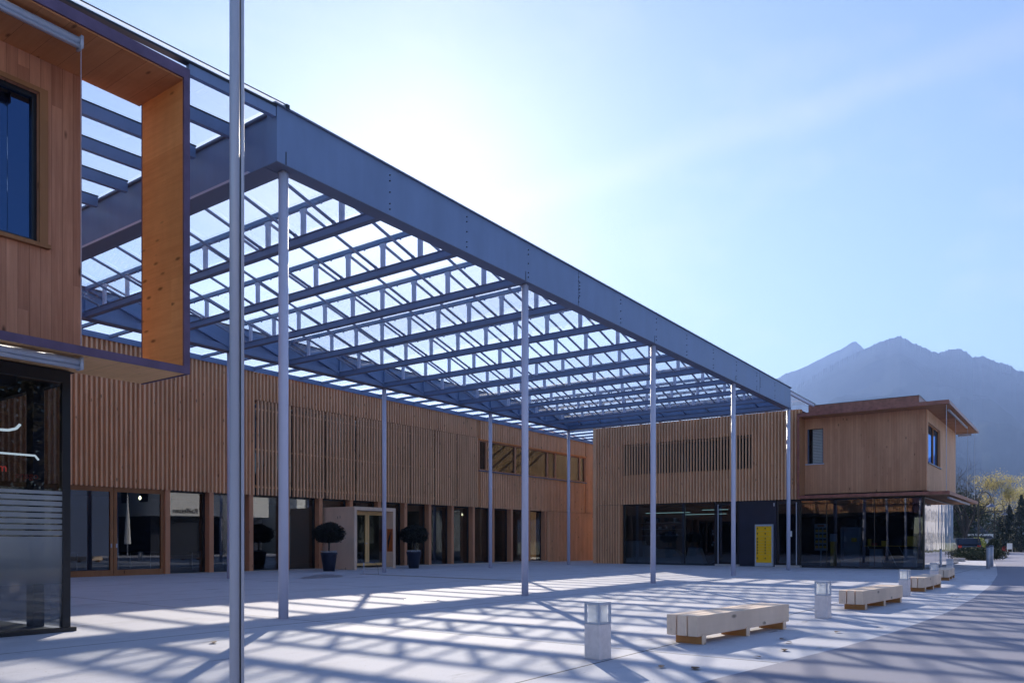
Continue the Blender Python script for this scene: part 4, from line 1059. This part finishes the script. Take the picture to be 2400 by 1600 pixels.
st.add([(x+.35*math.cos(k*.63)*(.8+.3*r_.random()),y+.35*math.sin(k*.63)*(.8+.3*r_.random()),z) for z in (0,.22) for k in range(10)], [tuple(range(9,-1,-1)),tuple(range(10,20))]+[(k,(k+1)%10,10+(k+1)%10,10+k) for k in range(10)])
tag(st.build('boulder', M['concrete']), 'pale flat boulder on the pavement in front of the dark hedge', 'stone')

# ------------------------------------------------------------------ across the street (seen in the reflections, plus white houses added for bounce)
bank = thing('bank_building', 'white building across the street, mirrored in the hall glazing with sign Raiffeisen', 'building', (42,-16,0))
m = MB(); m.box(36.4,39.85,-24,-12,3.4,9); m.box(39.85,48,-22,-13.5,3.5,5.6); m.box(43.0,44.4,-13.5,-12.6,0,7); m.build('wall', M['white_wall'], bank)
m = MB(); m.box(36.4,48,-22,-14.5,0,3.4); m.build('ground_floor', M['navy'], bank)
m = MB(); m.box(36.0,40.1,-24.3,-11.8,9,9.25); m.box(39.8,48.4,-22.2,-13.2,5.6,5.8); m.build('roof', M['roof_dark'], bank)
text_mesh('sign', 'Raiffeisen', .62, M['black'], Matrix.Translation((38.3,-11.98,3.62)) @ Matrix.Rotation(R(180),4,'Z') @ Matrix.Rotation(R(90),4,'X'), bank, .015)
for k in range(3):
    m = MB(); m.box(36.37,36.4,-22.5+3.2*k,-21.3+3.2*k,4.6,6.4); m.build('window', M['navy'], bank)
h2 = thing('house', 'pale blue house across the street mirrored in the sliding doors of the hall', 'house', (33,-24,0))
m = MB(); m.box(30,33.9,-34,-15,0,7.5); m.build('wall', M['pale_wall'], h2)
for k in range(5):
    for z in (1.0,4.2):
        m = MB(); m.box(29.96,30,-32+3.2*k,-30.9+3.2*k,z,z+1.7); m.build('window', M['navy'], h2)
m = MB(); m.prism([(29.5,-34.4,7.5),(34.3,-34.4,7.5),(31.9,-34.4,9.3)], (0,20,0)); m.build('roof', M['roof_dark'], h2)
ps = thing('parasol', 'closed striped white parasol across the street mirrored in the right sliding door', 'parasol', (31.2,-8.5,0))
m = MB(); m.tube((31.2,-8.5,0),(31.2,-8.5,4.9),.035); m.build('pole', M['alu'], ps)
m = MB(); m.lathe([(.24,1.0),(.2,1.6),(.16,2.6),(.1,3.6),(.03,4.8)], (31.2,-8.5), 8); m.build('canopy', M['white'], ps)
pbx = thing('planter_box', 'white planter box with small shrub across the street mirrored in the glazing', 'planter', (24,-8,0))
m = MB(); m.box(23.5,24.6,-8.4,-7.8,0,.75); m.build('box', M['white'], pbx)
m = MB(); r_ = random.Random(9)
for k in range(500): m.leaf((23.55+r_.random(), -8.35+.5*r_.random(), .72+.5*r_.random()), .12, r_)
m.build('shrub', M['leaf_hedge'], pbx)
def leafy(x, y, rx, h, lab, seed, n=9000, mat='leaf_autumn', ls=.32):
    rng = random.Random(seed); t = thing('leafy_tree', lab, 'tree', (x,y,-.05))
    m = MB(); m.tube((0,0,0),(0,0,h*.5),.3,.15,10)
    for k in range(8):
        a = k*.8; m.tube((0,0,h*.25),(rx*.7*math.cos(a),rx*.7*math.sin(a),h*.7),.1,.03,6)
    m.build('trunk', M['bark'], t, local=True)
    m = MB(); cl = [Vector((rng.gauss(0,.42)*rx,rng.gauss(0,.42)*rx,h*(.22+.72*rng.random()))) for k in range(60)]
    for k in range(n):
        c = rng.choice(cl); m.leaf(c+Vector((rng.gauss(0,1),rng.gauss(0,1),rng.gauss(0,1)))*rx*.18, ls, rng)
    m.build('crown', M[mat], t, local=True)
def street_house(x0, x1, y1, dep, hw, hr, lab, wall='white_wall'):
    t = thing('house', lab, 'house', ((x0+x1)/2, y1-dep/2, 0))
    m = MB(); m.box(x0,x1,y1-dep,y1,0,hw); m.build('wall', M[wall], t)
    m = MB(); m.prism([(x0-.4,y1-dep-.5,hw),(x0-.4,y1-dep/2,hr),(x0-.4,y1+.5,hw)], (x1-x0+.8,0,0)); m.build('roof', M['roof_dark'], t)
    n_ = max(2, int((x1-x0)/3.2))
    for k in range(n_):
        for z in (1.0, 4.0):
            if z+1.5 > hw: continue
            a = x0+(k+.5)*(x1-x0)/n_
            m = MB(); m.box(a-.55,a+.55,y1,y1+.03,z,z+1.4); w = m.build('window', M['navy'], t)
            m = MB(); m.box(a-.65,a+.65,y1+.0,y1+.1,z-.08,z-.002); m.build('sill', M['concrete'], w)
    return t
for px_, dp_, rx_, h_, sd_, lb_ in ((2252,80,2.3,6.2,71,'dense dark tree behind the parked dark car'),(2215,84,2.6,7.4,72,'dense dark tree mostly hidden by the right building'),(2312,112,3.2,5.2,73,'low dense dark tree between the first two street lamps'),(2350,125,3.4,6.0,74,'dense dark tree behind the yellow tree')):
    x_, y_ = at(px_, dp_); leafy(x_, y_, rx_, h_, lb_, sd_, 6000, 'leaf_hedge', .2)
street_house(-26,-11,-13,10,6.2,9,'white gabled house added across the street, behind the camera at left')  # unseen white houses added so their sunlit fronts bounce light onto the plaza
street_house(-8,3,-13,9,6.0,8.6,'white gabled house added across the street beside the broad tree')
street_house(21,28,-13.5,9,6.0,8.5,'narrow white house added across the street left of the blue house')
street_house(51,64,-13,10,6.0,8.8,'white gabled house added across the street right of the bank building')
street_house(68,84,-12,10,6.2,9,'long white house added farther along the street across from the shop corner')
street_house(108,132,-6,12,7.5,10.5,'large pale house far along the street mirrored in the side glazing of the shop', 'cream_wall')
M['leaf_autumn'] = plain('leaf_autumn', (.05,.042,.02), .8, 0, .6, 1.5)
leafy(14.0,-15.0,5,10,'broad brownish tree across the street mirrored in the left corner glazing',51)
leafy(19.5,-17.0,5,10,'broad brownish tree across the street beside the blue house',53)
leafy(8.0,-14.0,4.5,8.5,'broad tree with thin foliage across the street mirrored in the upper left window',52,6000)

# ------------------------------------------------------------------ light, sky, camera
AZ = math.atan2(1279, 1353); EL = R(23.7)
sun = bpy.data.lights.new('Sun', 'SUN'); sun.energy = 3.4; sun.angle = R(.53); sun.color = (1.,.88,.73)
so = bpy.data.objects.new('sun', sun); COL.objects.link(so)
sd = Vector((math.cos(AZ)*math.cos(EL), math.sin(AZ)*math.cos(EL), math.sin(EL)))
so.rotation_euler = sd.to_track_quat('Z', 'Y').to_euler(); so.location = (0,0,60)
W = bpy.data.worlds.new('World'); sc.world = W; W.use_nodes = True
wt = W.node_tree; wt.nodes.clear()
wo = wt.nodes.new('ShaderNodeOutputWorld'); bg = wt.nodes.new('ShaderNodeBackground'); sky = wt.nodes.new('ShaderNodeTexSky')
sky.sky_type = 'NISHITA'; sky.sun_disc = False; sky.sun_elevation = EL; sky.sun_rotation = math.pi/2 - AZ
sky.altitude = 400; sky.air_density = 1.0; sky.dust_density = 0.45; sky.ozone_density = 3.8
def wn(t_, ins=None, **kw):
    nd = wt.nodes.new(t_)
    for k_, v_ in kw.items(): setattr(nd, k_, v_)
    for k_, v_ in (ins or {}).items():
        if isinstance(v_, bpy.types.NodeSocket): wt.links.new(v_, nd.inputs[k_])
        else: nd.inputs[k_].default_value = v_
    return nd
def rayv(px, py): return (FWD*1847+RGT*(px-1200)+Vector((0,0,1268-py))).normalized()
dirn = wn('ShaderNodeTexCoord').outputs['Generated']
ra, rb_ = rayv(1316,440), rayv(2290,120); nv = ra.cross(rb_).normalized()
dt = wn('ShaderNodeVectorMath', {0: dirn, 1: tuple(nv)}, operation='DOT_PRODUCT').outputs['Value']
wob = wn('ShaderNodeTexNoise', {'Vector': dirn, 'Scale': 3.5, 'Detail': 4.}).outputs[0]
dt2 = wn('ShaderNodeMath', {0: dt, 1: wn('ShaderNodeMath', {0: wn('ShaderNodeMath', {0: wob, 1: .5}, operation='SUBTRACT').outputs[0], 1: .035}, operation='MULTIPLY').outputs[0]}, operation='ADD').outputs[0]
band = wn('ShaderNodeMapRange', {0: wn('ShaderNodeMath', {0: dt2}, operation='ABSOLUTE').outputs[0], 1: 0., 2: .028, 3: 1., 4: 0.}, interpolation_type='SMOOTHSTEP').outputs[0]
mp = wn('ShaderNodeMapping', {0: dirn, 2: (0,0,.9), 3: (1.2,5.,9.)}).outputs[0]
cir = wn('ShaderNodeTexNoise', {'Vector': mp, 'Scale': 1.6, 'Detail': 6., 'Roughness': .6}).outputs[0]
cir = wn('ShaderNodeMapRange', {0: cir, 1: .48, 2: .8, 3: 0., 4: 1.}).outputs[0]
fac = wn('ShaderNodeMath', {0: wn('ShaderNodeMath', {0: band, 1: .16}, operation='MULTIPLY').outputs[0], 1: wn('ShaderNodeMath', {0: cir, 1: .22}, operation='MULTIPLY').outputs[0]}, operation='ADD').outputs[0]
blue = wn('ShaderNodeSeparateColor', {0: sky.outputs[0]}).outputs[2]
white = wn('ShaderNodeCombineColor', {0: blue, 1: blue, 2: blue}).outputs[0]
mixn = wn('ShaderNodeMix', data_type='RGBA')
wt.links.new(fac, mixn.inputs[0]); wt.links.new(sky.outputs[0], mixn.inputs[6]); wt.links.new(white, mixn.inputs[7])
tint = wn('ShaderNodeMix', data_type='RGBA', blend_type='MULTIPLY')
tint.inputs[0].default_value = 1.; wt.links.new(mixn.outputs[2], tint.inputs[6]); tint.inputs[7].default_value = (1.,.94,.90,1)
wt.links.new(tint.outputs[2], bg.inputs[0]); bg.inputs[1].default_value = .05
wt.links.new(bg.outputs[0], wo.inputs[0])

cam = bpy.data.cameras.new('camera'); co = bpy.data.objects.new('camera', cam); COL.objects.link(co)
co.location = (0,0,1.2); co.rotation_euler = (R(90), 0, math.atan2(-FWD.x, FWD.y))
cam.sensor_width = 36; cam.lens = 1847/2400*36; cam.shift_y = (1268-800)/2400; cam.clip_start = .1; cam.clip_end = 20000
sc.camera = co
sc.render.engine = 'CYCLES'
sc.cycles.use_denoising = True
sc.cycles.max_bounces = 10; sc.cycles.diffuse_bounces = 6; sc.cycles.glossy_bounces = 4; sc.cycles.transparent_max_bounces = 24; sc.cycles.volume_bounces = 0
sc.cycles.caustics_reflective = False; sc.cycles.caustics_refractive = False
sc.cycles.sample_clamp_indirect = 6
sc.view_settings.view_transform = 'Standard'; sc.view_settings.look = 'None'; sc.view_settings.gamma = 1
sc.view_settings.exposure = 2.03
